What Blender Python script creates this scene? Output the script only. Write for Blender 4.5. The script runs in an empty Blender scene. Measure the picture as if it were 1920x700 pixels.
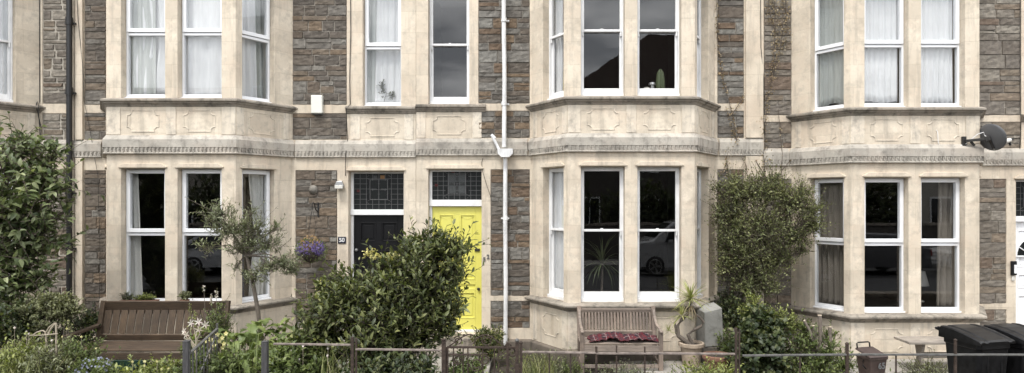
import bpy, math, random
import numpy as np
from mathutils import Vector, Matrix
scene = bpy.context.scene
col = scene.collection
R = math.radians
F_PX, CX, CY, CAMD, CAMZ = 1179.0, 991.0, 375.0, 10.25, 2.45

# ---------------------------------------------------------------- camera
cam_d = bpy.data.cameras.new('camera'); cam = bpy.data.objects.new('camera', cam_d); col.objects.link(cam)
cam.location = (0, -CAMD, CAMZ); cam.rotation_euler = (R(90), 0, 0)
cam_d.sensor_width = 36; cam_d.lens = F_PX / 1920 * 36
cam_d.shift_x = -(CX - 960) / 1920; cam_d.shift_y = (CY - 350) / 1920
cam_d.clip_end = 600; cam_d.clip_start = 0.05
scene.camera = cam
# ---------------------------------------------------------------- world, sun, exposure
SUN_EL, SUN_AZ = 62, 205          # azimuth clockwise from +Y
world = bpy.data.worlds.new('World'); scene.world = world; world.use_nodes = True
nt = world.node_tree; nt.nodes.clear()
wo = nt.nodes.new('ShaderNodeOutputWorld'); bg = nt.nodes.new('ShaderNodeBackground')
sky = nt.nodes.new('ShaderNodeTexSky'); sky.sky_type = 'NISHITA'; sky.sun_disc = False
sky.sun_elevation = R(SUN_EL); sky.sun_rotation = R(SUN_AZ); sky.dust_density = 3
tc = nt.nodes.new('ShaderNodeTexCoord'); mp = nt.nodes.new('ShaderNodeMapping'); mp.inputs['Scale'].default_value = (1.6, 1.6, 4.5)
nz = nt.nodes.new('ShaderNodeTexNoise'); nz.inputs['Scale'].default_value = 2.6; nz.inputs['Detail'].default_value = 7; nz.inputs['Roughness'].default_value = .55
cr = nt.nodes.new('ShaderNodeValToRGB')
cr.color_ramp.elements[0].position = .40; cr.color_ramp.elements[0].color = (4.0, 4.15, 4.4, 1)
cr.color_ramp.elements[1].position = .62; cr.color_ramp.elements[1].color = (11, 11.1, 11.2, 1)
mx = nt.nodes.new('ShaderNodeMixRGB'); mx.inputs[0].default_value = .92
nt.links.new(tc.outputs['Generated'], mp.inputs[0]); nt.links.new(mp.outputs[0], nz.inputs[0]); nt.links.new(nz.outputs[0], cr.inputs[0])
nt.links.new(sky.outputs[0], mx.inputs[1]); nt.links.new(cr.outputs[0], mx.inputs[2])
nt.links.new(mx.outputs[0], bg.inputs[0]); nt.links.new(bg.outputs[0], wo.inputs[0])
bg.inputs['Strength'].default_value = .15
sd = bpy.data.lights.new('sun', 'SUN'); sun = bpy.data.objects.new('sun', sd); col.objects.link(sun)
sd.energy = 1.5; sd.angle = R(14); sd.color = (1, .965, .91)
az, el = R(SUN_AZ), R(SUN_EL)
sun.rotation_euler = Vector((math.sin(az)*math.cos(el), math.cos(az)*math.cos(el), math.sin(el))).to_track_quat('Z', 'Y').to_euler()
scene.view_settings.view_transform = 'Standard'; scene.view_settings.look = 'None'
scene.view_settings.exposure = 1.06; scene.view_settings.gamma = 1; scene.view_settings.use_curve_mapping = False
scene.cycles.use_denoising = True; scene.cycles.max_bounces = 8; scene.cycles.transparent_max_bounces = 16
scene.cycles.caustics_reflective = False; scene.cycles.caustics_refractive = False
scene.cycles.sample_clamp_indirect = 6

# ---------------------------------------------------------------- helpers
def C(px, py, d):
    return Vector(((px - CX) * d / F_PX, d - CAMD, CAMZ - (py - CY) * d / F_PX))
def WX(px): return (px - CX) / (F_PX / CAMD)
def WZ(py): return CAMZ + (CY - py) / (F_PX / CAMD)
def tag(o, label=None, cat=None, group=None, kind=None):
    if label: o['label'] = label
    if cat: o['category'] = cat
    if group: o['group'] = group
    if kind: o['kind'] = kind
    return o
def thing(name, label, cat, loc=(0, 0, 0), rz=0, group=None):
    o = bpy.data.objects.new(name, None); col.objects.link(o); o.empty_display_size = .1
    o.location = loc; o.rotation_euler = (0, 0, rz)
    return tag(o, label, cat, group)
def root_of(o):
    while o.parent: o = o.parent
    return o
def plabel(o, label):
    o['label'] = label; return o

class MB:
    def __init__(s): s.v = []; s.f = []
    def add(s, vs, fs):
        b = len(s.v); s.v.extend([tuple(p) for p in vs]); s.f.extend([tuple(b + i for i in f) for f in fs]); return s
    def box(s, x0, x1, y0, y1, z0, z1):
        vs = [(x, y, z) for x in (x0, x1) for y in (y0, y1) for z in (z0, z1)]
        return s.add(vs, [(0, 1, 3, 2), (4, 6, 7, 5), (0, 4, 5, 1), (2, 3, 7, 6), (0, 2, 6, 4), (1, 5, 7, 3)])
    def obox(s, c, ax, ay, az):     # oriented box: centre and three half vectors
        c, ax, ay, az = map(Vector, (c, ax, ay, az))
        vs = [c + i*ax + j*ay + k*az for i in (-1, 1) for j in (-1, 1) for k in (-1, 1)]
        return s.add(vs, [(0, 1, 3, 2), (4, 6, 7, 5), (0, 4, 5, 1), (2, 3, 7, 6), (0, 2, 6, 4), (1, 5, 7, 3)])
    def bar(s, a, b, w, h, up=(0, 0, 1)):
        a, b, up = Vector(a), Vector(b), Vector(up); d = b - a; side = d.cross(up).normalized(); u = side.cross(d).normalized()
        return s.obox((a + b) / 2, d / 2, side * w / 2, u * h / 2)
    def tube(s, pts, r, n=8, cap=True):
        pts = [Vector(p) for p in pts]
        if not hasattr(r, '__len__'): r = [r] * len(pts)
        b = len(s.v); ref = Vector((.13, .21, .97))
        for i, p in enumerate(pts):
            d = (pts[min(i+1, len(pts)-1)] - pts[max(i-1, 0)])
            if d.length < 1e-9: d = Vector((0, 0, 1))
            d.normalize(); rr = ref if abs(d.dot(ref)) < .95 else Vector((1, 0, 0))
            a = d.cross(rr).normalized(); c = d.cross(a)
            for k in range(n):
                t = 2*math.pi*k/n; s.v.append(tuple(p + r[i]*(a*math.cos(t) + c*math.sin(t))))
        for i in range(len(pts)-1):
            for k in range(n):
                s.f.append((b+i*n+k, b+i*n+(k+1) % n, b+(i+1)*n+(k+1) % n, b+(i+1)*n+k))
        if cap:
            s.f.append(tuple(b+k for k in range(n))[::-1]); s.f.append(tuple(b+(len(pts)-1)*n+k for k in range(n)))
        return s
    def lathe(s, prof, n=20, c=(0, 0, 0)):   # prof: (r, z)
        b = len(s.v)
        for r, z in prof:
            for k in range(n):
                t = 2*math.pi*k/n; s.v.append((c[0]+r*math.cos(t), c[1]+r*math.sin(t), c[2]+z))
        for i in range(len(prof)-1):
            for k in range(n): s.f.append((b+i*n+k, b+i*n+(k+1) % n, b+(i+1)*n+(k+1) % n, b+(i+1)*n+k))
        s.f.append(tuple(b+k for k in range(n))[::-1]); s.f.append(tuple(b+(len(prof)-1)*n+k for k in range(n)))
        return s
    def prism(s, pts, a, b):    # pts: list of 3d points, extruded from +a to +b (vectors)
        n = len(pts); a, b = Vector(a), Vector(b)
        vs = [Vector(p)+a for p in pts] + [Vector(p)+b for p in pts]
        return s.add(vs, [tuple(range(n))[::-1], tuple(range(n, 2*n))] + [(i, (i+1) % n, n+(i+1) % n, n+i) for i in range(n)])
    def build(s, name, mat, parent=None, world=False, smooth=False, bevel=0, seg=2, sub=0):
        me = bpy.data.meshes.new(name); vs = s.v
        if parent is not None and world:
            L = root_of(parent).location; vs = [(x-L.x, y-L.y, z-L.z) for x, y, z in vs]
        me.from_pydata(vs, [], s.f); me.update(); me.materials.append(mat)
        o = bpy.data.objects.new(name, me); col.objects.link(o)
        if parent is not None: o.parent = parent
        import bmesh
        bm = bmesh.new(); bm.from_mesh(me); bmesh.ops.recalc_face_normals(bm, faces=bm.faces); bm.to_mesh(me); bm.free()
        if smooth:
            me.polygons.foreach_set('use_smooth', [True]*len(me.polygons))
        if sub:
            m = o.modifiers.new('sub', 'SUBSURF'); m.levels = sub; m.render_levels = sub
        if bevel:
            m = o.modifiers.new('bevel', 'BEVEL'); m.width = bevel; m.segments = seg; m.limit_method = 'ANGLE'; m.angle_limit = R(40)
            m.harden_normals = False
        return o

# local frame on a facade plane: origin, direction along the wall, outward normal
class Fr:
    def __init__(s, o, u, n): s.o = Vector((o[0], o[1], 0)); s.u = Vector((u[0], u[1], 0)).normalized(); s.n = Vector((n[0], n[1], 0)).normalized()
    def p(s, u, o, z): return s.o + s.u*u + s.n*o + Vector((0, 0, z))
def fbox(mb, F, u0, u1, o0, o1, z0, z1):
    c = F.p((u0+u1)/2, (o0+o1)/2, (z0+z1)/2)
    return mb.obox(c, F.u*(u1-u0)/2, F.n*(o1-o0)/2, (0, 0, (z1-z0)/2))
def wall_sheet(mb, F, u0, u1, z0, z1, holes, of, ob):
    us = sorted({round(v, 4) for h in holes for v in h[:2] if u0 < v < u1} | {round(u0, 4), round(u1, 4)})
    zs = sorted({round(v, 4) for h in holes for v in h[2:] if z0 < v < z1} | {round(z0, 4), round(z1, 4)})
    def solid(i, j):
        if i < 0 or j < 0 or i >= len(us)-1 or j >= len(zs)-1: return False
        cu, cz = (us[i]+us[i+1])/2, (zs[j]+zs[j+1])/2
        return not any(h[0] < cu < h[1] and h[2] < cz < h[3] for h in holes)
    idx = {}
    def V(i, j, k):
        if (i, j, k) not in idx:
            idx[(i, j, k)] = len(mb.v); mb.v.append(tuple(F.p(us[i], of if k == 0 else ob, zs[j])))
        return idx[(i, j, k)]
    for i in range(len(us)-1):
        for j in range(len(zs)-1):
            if not solid(i, j): continue
            mb.f.append((V(i, j, 0), V(i+1, j, 0), V(i+1, j+1, 0), V(i, j+1, 0)))
            mb.f.append((V(i, j, 1), V(i, j+1, 1), V(i+1, j+1, 1), V(i+1, j, 1)))
            for di, dj, a, b in ((-1, 0, (i, j), (i, j+1)), (1, 0, (i+1, j), (i+1, j+1)), (0, -1, (i, j), (i+1, j)), (0, 1, (i, j+1), (i+1, j+1))):
                if not solid(i+di, j+dj):
                    mb.f.append((V(*a, 0), V(*b, 0), V(*b, 1), V(*a, 1)))
    return mb
def sweep(mb, path, prof, wall_ends=True):
    """profile (offset, z) carried along a plan path with mitred corners; path runs left to right, outward = right-hand side"""
    P = [Vector((x, y)) for x, y in path]; ns = []
    for a, b in zip(P, P[1:]):
        d = (b-a).normalized(); ns.append(Vector((d.y, -d.x)))
    offs = []
    for i in range(len(P)):
        if 0 < i < len(P)-1: m = (ns[i-1]+ns[i]) / (1+ns[i-1].dot(ns[i]))
        else:
            n = ns[0] if i == 0 else ns[-1]
            m = Vector((1/n.x, 0)) if (wall_ends and abs(n.x) > .3) else n
        offs.append(m)
    k = len(prof); b = len(mb.v)
    for p, m in zip(P, offs):
        for o, z in prof: mb.v.append((p.x+m.x*o, p.y+m.y*o, z))
    for i in range(len(P)-1):
        for j in range(k): mb.f.append((b+i*k+j, b+(i+1)*k+j, b+(i+1)*k+(j+1) % k, b+i*k+(j+1) % k))
    mb.f.append(tuple(range(b, b+k))); mb.f.append(tuple(range(b+(len(P)-1)*k, b+len(P)*k))[::-1])
    return mb

# ---------------------------------------------------------------- materials
def newmat(name):
    m = bpy.data.materials.new(name); m.use_nodes = True; nt = m.node_tree
    return m, nt, nt.nodes['Principled BSDF'], nt.nodes['Material Output']
def nd(nt, t, **kw):
    n = nt.nodes.new('ShaderNode'+t)
    for k, v in kw.items():
        if k in n.inputs: n.inputs[k].default_value = v
        else: setattr(n, k, v)
    return n
def ramp(nt, src, stops, interp='LINEAR'):
    r = nt.nodes.new('ShaderNodeValToRGB'); r.color_ramp.interpolation = interp; e = r.color_ramp.elements
    e[0].position = stops[0][0]; e[-1].position = stops[-1][0]
    while len(e) < len(stops): e.new(.5)
    for k, (p, c) in enumerate(stops):
        e[k].position = p
    for k, (p, c) in enumerate(stops):
        e[k].color = (*c, 1) if len(c) == 3 else c
    nt.links.new(src, r.inputs[0]); return r.outputs[0]
def mixc(nt, f, a, b, mode='MIX'):
    m = nt.nodes.new('ShaderNodeMixRGB'); m.blend_type = mode
    for k, s in ((0, f), (1, a), (2, b)):
        if isinstance(s, (int, float)): m.inputs[k].default_value = s
        elif isinstance(s, tuple): m.inputs[k].default_value = (*s, 1)
        else: nt.links.new(s, m.inputs[k])
    return m.outputs[0]
def mathn(nt, op, a, b=None):
    m = nt.nodes.new('ShaderNodeMath'); m.operation = op
    for k, s in ((0, a), (1, b)):
        if s is None: continue
        if isinstance(s, (int, float)): m.inputs[k].default_value = s
        else: nt.links.new(s, m.inputs[k])
    return m.outputs[0]
def noise(nt, scale, detail=5, rough=.6, stretch=None, obj=True):
    tc = nd(nt, 'TexCoord'); src = tc.outputs['Object']
    if stretch:
        mp = nd(nt, 'Mapping'); mp.inputs['Scale'].default_value = stretch; nt.links.new(src, mp.inputs[0]); src = mp.outputs[0]
    n = nd(nt, 'TexNoise', Scale=scale, Detail=detail, Roughness=rough); nt.links.new(src, n.inputs['Vector'])
    return n.outputs['Fac']
def bump(nt, pr, h, strength=.4, dist=.01):
    b = nd(nt, 'Bump', Strength=strength, Distance=dist); nt.links.new(h, b.inputs['Height']); nt.links.new(b.outputs[0], pr.inputs['Normal'])
def simple(name, c, rough=.6, metal=0, var=.25, scale=30, bstr=.15, bd=.003, spec=.5, coat=0, stretch=None):
    m, nt, pr, out = newmat(name)
    n = noise(nt, scale, stretch=stretch); d = tuple(x*(1-var) for x in c); l = tuple(min(1, x*(1+var*.5)) for x in c)
    nt.links.new(ramp(nt, n, [(.3, d), (.7, l)]), pr.inputs['Base Color'])
    pr.inputs['Roughness'].default_value = rough; pr.inputs['Metallic'].default_value = metal; pr.inputs['Specular IOR Level'].default_value = spec
    pr.inputs['Coat Weight'].default_value = coat
    if bstr: bump(nt, pr, n, bstr, bd)
    return m
def stone_mat(name, base, alt, stain, stain_amt=.5, streak=.5, joints=True, tint=None):
    m, nt, pr, out = newmat(name)
    big = noise(nt, 1.6, 6, .62); med = noise(nt, 7, 6, .68); fine = noise(nt, 55, 5, .7)
    c = ramp(nt, big, [(.36, alt), (.62, base)])
    # block to block difference and joint lines
    tc = nd(nt, 'TexCoord'); sp = nd(nt, 'SeparateXYZ'); nt.links.new(tc.outputs['Object'], sp.inputs[0])
    ax = mathn(nt, 'ADD', sp.outputs[0], mathn(nt, 'MULTIPLY', sp.outputs[1], .77)); cb = nd(nt, 'CombineXYZ')
    nt.links.new(mathn(nt, 'ADD', ax, 31.3), cb.inputs[0]); nt.links.new(sp.outputs[2], cb.inputs[1])
    bt = nd(nt, 'TexBrick', Scale=1.0); bt.inputs['Brick Width'].default_value = .62; bt.inputs['Row Height'].default_value = .345
    bt.inputs['Mortar Size'].default_value = .0035; bt.inputs['Mortar Smooth'].default_value = .3; bt.inputs['Bias'].default_value = 0
    bt.inputs['Color1'].default_value = (.80, .79, .78, 1); bt.inputs['Color2'].default_value = (1.05, 1.04, 1.03, 1); bt.inputs['Mortar'].default_value = (.66, .62, .57, 1)
    nt.links.new(cb.outputs[0], bt.inputs['Vector'])
    if joints: c = mixc(nt, .5, c, bt.outputs['Color'], 'MULTIPLY')
    pale = ramp(nt, noise(nt, 3.1, 7, .7), [(.56, (0, 0, 0)), (.64, (1, 1, 1))])
    c = mixc(nt, mathn(nt, 'MULTIPLY', pale, .45), c, tuple(min(1, x*1.18) for x in base))
    pk = ramp(nt, noise(nt, 1.1, 5, .7, stretch=(1, 1, 1.6)), [(.50, (0, 0, 0)), (.60, (1, 1, 1))])
    c = mixc(nt, mathn(nt, 'MULTIPLY', pk, .35), c, (base[0]*.94, base[1]*.86, base[2]*.82))
    blot = ramp(nt, med, [(.50, (0, 0, 0)), (.66, (1, 1, 1))])
    c = mixc(nt, mathn(nt, 'MULTIPLY', blot, stain_amt*.55), c, stain)
    st = ramp(nt, noise(nt, 2.2, 6, .7, stretch=(3.2, 3.2, .35)), [(.52, (0, 0, 0)), (.74, (1, 1, 1))])
    c = mixc(nt, mathn(nt, 'MULTIPLY', st, streak*.6), c, stain)
    pits = ramp(nt, fine, [(.30, (1, 1, 1)), (.42, (0, 0, 0))])
    c = mixc(nt, mathn(nt, 'MULTIPLY', pits, .35), c, stain)
    nt.links.new(c, pr.inputs['Base Color']); pr.inputs['Roughness'].default_value = .92; pr.inputs['Specular IOR Level'].default_value = .2
    h = mixc(nt, .5, fine, med); 
    if joints: h = mixc(nt, mathn(nt, 'MULTIPLY', bt.outputs['Fac'], .8), h, (0, 0, 0))
    bump(nt, pr, h, .55, .012)
    return m
M = {}
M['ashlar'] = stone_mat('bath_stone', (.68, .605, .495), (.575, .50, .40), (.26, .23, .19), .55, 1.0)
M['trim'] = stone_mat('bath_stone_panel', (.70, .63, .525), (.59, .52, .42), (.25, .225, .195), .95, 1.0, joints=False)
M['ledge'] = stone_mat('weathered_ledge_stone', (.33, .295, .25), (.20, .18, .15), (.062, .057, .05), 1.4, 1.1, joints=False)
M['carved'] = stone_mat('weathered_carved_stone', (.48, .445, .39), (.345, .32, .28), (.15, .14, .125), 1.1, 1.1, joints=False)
M['plinth'] = stone_mat('damp_dark_plinth', (.17, .145, .12), (.10, .085, .07), (.05, .045, .038), .9, .9, joints=False)
M['concrete'] = stone_mat('pale_concrete', (.34, .335, .31), (.25, .245, .225), (.10, .095, .085), .8, .6, joints=False)
M['paving'] = stone_mat('paving_stone', (.33, .31, .28), (.24, .225, .2), (.12, .11, .09), .7, .1, joints=False)

def rubble_mat(name, cols, dirty=.5):
    m, nt, pr, out = newmat(name)
    g = nd(nt, 'NewGeometry'); rnd = g.outputs['Random Per Island']
    n = len(cols); c = ramp(nt, rnd, [((i)/n, cc) for i, cc in enumerate(cols)], 'CONSTANT')
    lay = noise(nt, 6, 6, .7, stretch=(1, 1, 2.6)); fine = noise(nt, 60, 5, .7); med = noise(nt, 14, 6, .7)
    c = mixc(nt, .8, c, ramp(nt, med, [(.34, (.62, .60, .59)), (.70, (1.3, 1.27, 1.22))]), 'MULTIPLY')
    c = mixc(nt, .35, c, ramp(nt, lay, [(.35, (.7, .66, .62)), (.65, (1.15, 1.15, 1.15))]), 'MULTIPLY')
    sp = ramp(nt, fine, [(.60, (0, 0, 0)), (.72, (1, 1, 1))])
    c = mixc(nt, mathn(nt, 'MULTIPLY', sp, .30), c, (.30, .28, .25))
    nt.links.new(c, pr.inputs['Base Color']); pr.inputs['Roughness'].default_value = .9; pr.inputs['Specular IOR Level'].default_value = .25
    bump(nt, pr, mixc(nt, .5, lay, fine), .8, .018)
    return m
GR = [(0.1915, 0.1733, 0.1502), (0.2239, 0.2043, 0.1764), (0.1644, 0.1478, 0.1263), (0.2024, 0.1724, 0.1382), (0.2565, 0.2375, 0.2065), (0.1806, 0.1638, 0.1443), (0.2186, 0.1808, 0.1422), (0.1591, 0.1414, 0.1222), (0.2055, 0.1893, 0.1654), (0.1753, 0.1382, 0.1102)]
BR = [(0.1461, 0.1283, 0.1097), (0.1738, 0.1444, 0.1141), (0.1224, 0.1104, 0.0973), (0.1698, 0.1602, 0.1454), (0.139, 0.1155, 0.0941), (0.2078, 0.1993, 0.181), (0.1307, 0.1145, 0.0994), (0.1563, 0.1358, 0.113), (0.1871, 0.1464, 0.1078), (0.1153, 0.1039, 0.092)]
MX = [(0.1425, 0.1305, 0.1159), (0.1727, 0.1305, 0.0929), (0.2116, 0.2082, 0.1925), (0.1252, 0.1111, 0.0962), (0.1944, 0.1483, 0.1047), (0.1711, 0.1641, 0.1508), (0.134, 0.1156, 0.0978), (0.1987, 0.1924, 0.178), (0.1538, 0.1147, 0.0843), (0.1425, 0.1342, 0.1225)]
M['rubble_grey'] = rubble_mat('rubble_grey', GR); M['rubble_brown'] = rubble_mat('rubble_brown', BR); M['rubble_mixed'] = rubble_mat('rubble_mixed', MX)
M['mortar_pale'] = simple('mortar_pale', (.40, .365, .31), .95, var=.3, scale=20, bd=.006, bstr=.5)
M['mortar_dark'] = simple('mortar_dark', (.27, .245, .21), .95, var=.4, scale=20, bd=.006, bstr=.5)
M['white'] = simple('white_paint', (.79, .79, .79), .42, var=.15, scale=7, bstr=.15, stretch=(1, 1, .5))
M['upvc'] = simple('white_plastic', (.82, .83, .85), .25, var=.03, scale=6, bstr=0)
M['white_pipe'] = simple('white_pipe_paint', (.74, .74, .74), .5, var=.28, scale=9, stretch=(1, 1, .4), bstr=.08)
M['black_pipe'] = simple('black_pipe_paint', (.014, .014, .015), .4, var=.3, scale=14, bstr=.1)
M['door_black'] = simple('black_door_paint', (.007, .007, .008), .45, var=.15, scale=10, bstr=.04, spec=.2)
M['door_yellow'] = simple('yellow_door_paint', (.68, .64, .15), .30, var=.05, scale=5, bstr=.03)
M['lead'] = simple('lead', (.14, .14, .14), .5, metal=.5, var=.3)
M['brass'] = simple('aged_brass', (.32, .24, .12), .35, metal=.9, var=.2)
M['steel'] = simple('dull_steel', (.45, .45, .45), .35, metal=.9, var=.2)
M['rust'] = simple('rusty_iron', (.055, .038, .029), .85, metal=.2, var=.6, scale=40, bstr=.5, bd=.003)
M['railpaint'] = simple('weathered_rail', (.20, .165, .145), .75, var=.55, scale=18, bstr=.3, bd=.002)
M['iron_dark'] = simple('dark_iron', (.04, .038, .036), .6, metal=.4, var=.5, scale=30, bstr=.3)
M['galv'] = simple('galvanised_iron', (.15, .148, .142), .6, metal=.6, var=.4, scale=20)
M['post_wood'] = simple('dark_painted_timber', (.055, .054, .056), .6, var=.5, scale=20, stretch=(3, 3, .5), bstr=.4)
def wood(name, c, dk, sc=6, axis=0, rough=.7):
    m, nt, pr, out = newmat(name); st = [14, 14, 14]; st[axis] = 1.0
    g = nd(nt, 'NewGeometry'); n = noise(nt, sc, 6, .7, stretch=tuple(st)); b = noise(nt, 3, 5, .6)
    cc = ramp(nt, n, [(.35, dk), (.65, c)])
    cc = mixc(nt, .8, cc, ramp(nt, g.outputs['Random Per Island'], [(0, (.72, .72, .72)), (1, (1.2, 1.16, 1.1))]), 'MULTIPLY')
    cc = mixc(nt, .7, cc, ramp(nt, b, [(.35, (.6, .6, .62)), (.65, (1.15, 1.12, 1.1))]), 'MULTIPLY')
    nt.links.new(cc, pr.inputs['Base Color']); pr.inputs['Roughness'].default_value = rough
    bump(nt, pr, n, .3, .003); return m
M['teak_v'] = wood('brown_stained_timber_upright', (.10, .068, .040), (.042, .028, .018), axis=2)
M['teak_h'] = wood('brown_stained_timber', (.10, .068, .042), (.042, .028, .018), axis=0)
M['grey_v'] = wood('silvered_timber_upright', (.28, .225, .185), (.145, .115, .095), axis=2)
M['grey_h'] = wood('silvered_timber', (.34, .285, .24), (.17, .14, .12), axis=0)
M['old_h'] = wood('old_grey_plank', (.40, .36, .31), (.19, .17, .15), axis=0)
M['terracotta'] = simple('terracotta', (.19, .10, .066), .85, var=.35, scale=14, bstr=.2)
M['terracotta_pale'] = simple('limed_terracotta', (.36, .29, .22), .9, var=.3, scale=10, bstr=.2)
M['plastic_blk'] = simple('black_bin_plastic', (.011, .011, .012), .34, var=.7, scale=16, bstr=.12, bd=.004, spec=.3)
M['plastic_brown'] = simple('brown_caddy_plastic', (.065, .045, .04), .45, var=.25, scale=12, bstr=.1)
M['plastic_grey'] = simple('grey_box_plastic', (.15, .16, .165), .5, var=.2)
M['plastic_green'] = simple('green_box_plastic', (.010, .032, .022), .5, var=.2)
M['dish'] = simple('dish_grey', (.085, .087, .092), .45, var=.12, scale=8, bstr=.03)
M['soil'] = simple('dark_soil', (.045, .034, .025), .95, var=.6, scale=24, bstr=.9, bd=.03)
M['asphalt'] = simple('asphalt', (.05, .05, .052), .85, var=.3, scale=60, bstr=.5, bd=.006)
M['pave_slab'] = simple('pavement_slab', (.24, .23, .215), .9, var=.3, scale=4, bstr=.2)
M['kerb'] = simple('kerb_stone', (.27, .26, .25), .85, var=.3, scale=15)
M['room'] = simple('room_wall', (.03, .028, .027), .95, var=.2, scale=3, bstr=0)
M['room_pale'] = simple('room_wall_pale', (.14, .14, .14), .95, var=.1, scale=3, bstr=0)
M['slate'] = simple('roof_slate', (.07, .065, .066), .6, var=.5, scale=7, stretch=(4, 1, 4), bstr=.5, bd=.02)
M['tile_roof'] = simple('roof_tile', (.115, .085, .07), .8, var=.5, scale=8, stretch=(4, 1, 2), bstr=.6, bd=.03)
M['render_wall'] = simple('rendered_wall', (.42, .39, .34), .9, var=.15, scale=3)
M['brick_far'] = simple('far_dark_stone', (.09, .08, .07), .9, var=.4, scale=6)
M['ivory'] = simple('ivory_plastic', (.70, .70, .64), .4, var=.06)
M['navy'] = simple('navy_enamel', (.018, .020, .035), .3, var=.1, bstr=0)
M['bark'] = simple('bark', (.12, .095, .075), .9, var=.5, scale=30, stretch=(3, 3, .7), bstr=.8, bd=.01)
M['bark_pale'] = simple('pale_bark', (.145, .12, .098), .9, var=.45, scale=30, stretch=(3, 3, .7), bstr=.8, bd=.008)
M['bark_dark'] = simple('dark_bark', (.055, .042, .034), .9, var=.5, scale=30, stretch=(3, 3, .7), bstr=.8, bd=.01)
M['cutwood'] = simple('fresh_cut_wood', (.62, .52, .40), .8, var=.2, scale=30)
M['cane'] = simple('dry_cane', (.36, .31, .235), .8, var=.2)
M['ceramic'] = simple('white_ceramic', (.62, .60, .55), .35, var=.1, bstr=0)
M['tyre'] = simple('tyre', (.015, .015, .015), .8, var=.2)

def glass_mat(name, tint=(.985, .99, .99), wav=.05, sc=2.2, boost=1.85):
    m, nt, pr, out = newmat(name); nt.nodes.remove(pr)
    tr = nd(nt, 'BsdfTransparent', Color=(*tint, 1)); gl = nd(nt, 'BsdfGlossy', Roughness=0.0)
    fr = nd(nt, 'Fresnel', IOR=1.52); gm = nd(nt, 'NewGeometry'); mx = nd(nt, 'MixShader')
    n = noise(nt, sc, 2, .4); b = nd(nt, 'Bump', Strength=wav, Distance=.02); nt.links.new(n, b.inputs['Height'])
    nt.links.new(b.outputs[0], gl.inputs['Normal']); nt.links.new(b.outputs[0], fr.inputs['Normal'])
    nt.links.new(mathn(nt, 'MULTIPLY', mathn(nt, 'MULTIPLY', fr.outputs[0], boost), mathn(nt, 'SUBTRACT', 1, gm.outputs['Backfacing'])), mx.inputs[0]); nt.links.new(tr.outputs[0], mx.inputs[1]); nt.links.new(gl.outputs[0], mx.inputs[2])
    nt.links.new(mx.outputs[0], out.inputs[0]); return m
M['glass'] = glass_mat('window_glass', wav=.02, sc=1.2, boost=2.2); M['ceramic_dim'] = simple('dull_ceramic', (.25, .25, .24), .5)
M['glass_old'] = glass_mat('old_wavy_glass', wav=.05, sc=2.0, boost=2.1)
M['car_glass'] = simple('car_glass', (.012, .014, .016), .05, var=0, bstr=0)
def stained(name, c):
    m, nt, pr, out = newmat(name); n = noise(nt, 40, 3)
    nt.links.new(ramp(nt, n, [(.3, tuple(x*.7 for x in c)), (.7, c)]), pr.inputs['Base Color']); pr.inputs['Roughness'].default_value = .3; pr.inputs['Specular IOR Level'].default_value = .2
    bump(nt, pr, n, .5, .004); return m
M['st_dark'] = stained('dark_cathedral_glass', (.012, .014, .014)); M['st_pale'] = stained('pale_cathedral_glass', (.075, .08, .08))
M['st_black'] = stained('black_cathedral_glass', (.008, .008, .009)); M['st_red'] = stained('ruby_glass', (.09, .02, .02)); M['st_amber'] = stained('amber_glass', (.30, .16, .06))
def cloth(name, c, trans=.35):
    m, nt, pr, out = newmat(name); nt.nodes.remove(pr)
    df = nd(nt, 'BsdfDiffuse'); tl = nd(nt, 'BsdfTranslucent'); mx = nd(nt, 'MixShader', Fac=trans); n = noise(nt, 5, 4, .6, stretch=(4, 4, .6))
    cc = ramp(nt, n, [(.3, tuple(x*.88 for x in c)), (.7, c)])
    nt.links.new(cc, df.inputs[0]); nt.links.new(cc, tl.inputs[0]); nt.links.new(df.outputs[0], mx.inputs[1]); nt.links.new(tl.outputs[0], mx.inputs[2]); nt.links.new(mx.outputs[0], out.inputs[0]); return m
M['net'] = cloth('white_voile', (.75, .755, .765), .10); M['linen'] = cloth('cream_linen', (.62, .61, .58), .1); M['grey_cloth'] = cloth('grey_green_cloth', (.50, .52, .50), .10)
M['gold_cloth'] = cloth('gold_cloth', (.42, .345, .17), .1); M['taupe_cloth'] = cloth('taupe_cloth', (.24, .215, .185), .1); M['navy_cloth'] = cloth('navy_cloth', (.03, .04, .08), .1)
def leaf_mat(name, cols, trans=.3, rough=.45, spec=.4):
    m, nt, pr, out = newmat(name); g = nd(nt, 'NewGeometry')
    cc = ramp(nt, g.outputs['Random Per Island'], [(i/max(1, len(cols)-1), c) for i, c in enumerate(cols)])
    n = noise(nt, 2.2, 4, .6); cc = mixc(nt, .8, cc, ramp(nt, n, [(.33, (.62, .66, .62)), (.68, (1.35, 1.3, 1.15))]), 'MULTIPLY')
    nt.links.new(cc, pr.inputs['Base Color']); pr.inputs['Roughness'].default_value = rough; pr.inputs['Specular IOR Level'].default_value = spec
    tl = nd(nt, 'BsdfTranslucent'); nt.links.new(mixc(nt, 1, cc, (1.25, 1.3, .7), 'MULTIPLY'), tl.inputs[0]); mx = nd(nt, 'MixShader', Fac=trans)
    nt.links.new(pr.outputs[0], mx.inputs[1]); nt.links.new(tl.outputs[0], mx.inputs[2]); nt.links.new(mx.outputs[0], out.inputs[0]); return m
L = {}
L['laurel'] = leaf_mat('laurel_leaf', [(.028, .038, .016), (.055, .072, .027), (.095, .115, .042), (.15, .17, .07), (.24, .25, .11)])
L['broad'] = leaf_mat('broad_leaf', [(.045, .065, .026), (.09, .12, .05), (.17, .205, .10), (.29, .32, .19)])
L['olive'] = leaf_mat('olive_leaf', [(.085, .10, .05), (.16, .18, .10), (.27, .29, .19)], .2)
L['small'] = leaf_mat('climber_leaf', [(.05, .065, .027), (.11, .13, .052), (.20, .225, .095), (.33, .345, .18)])
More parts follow.
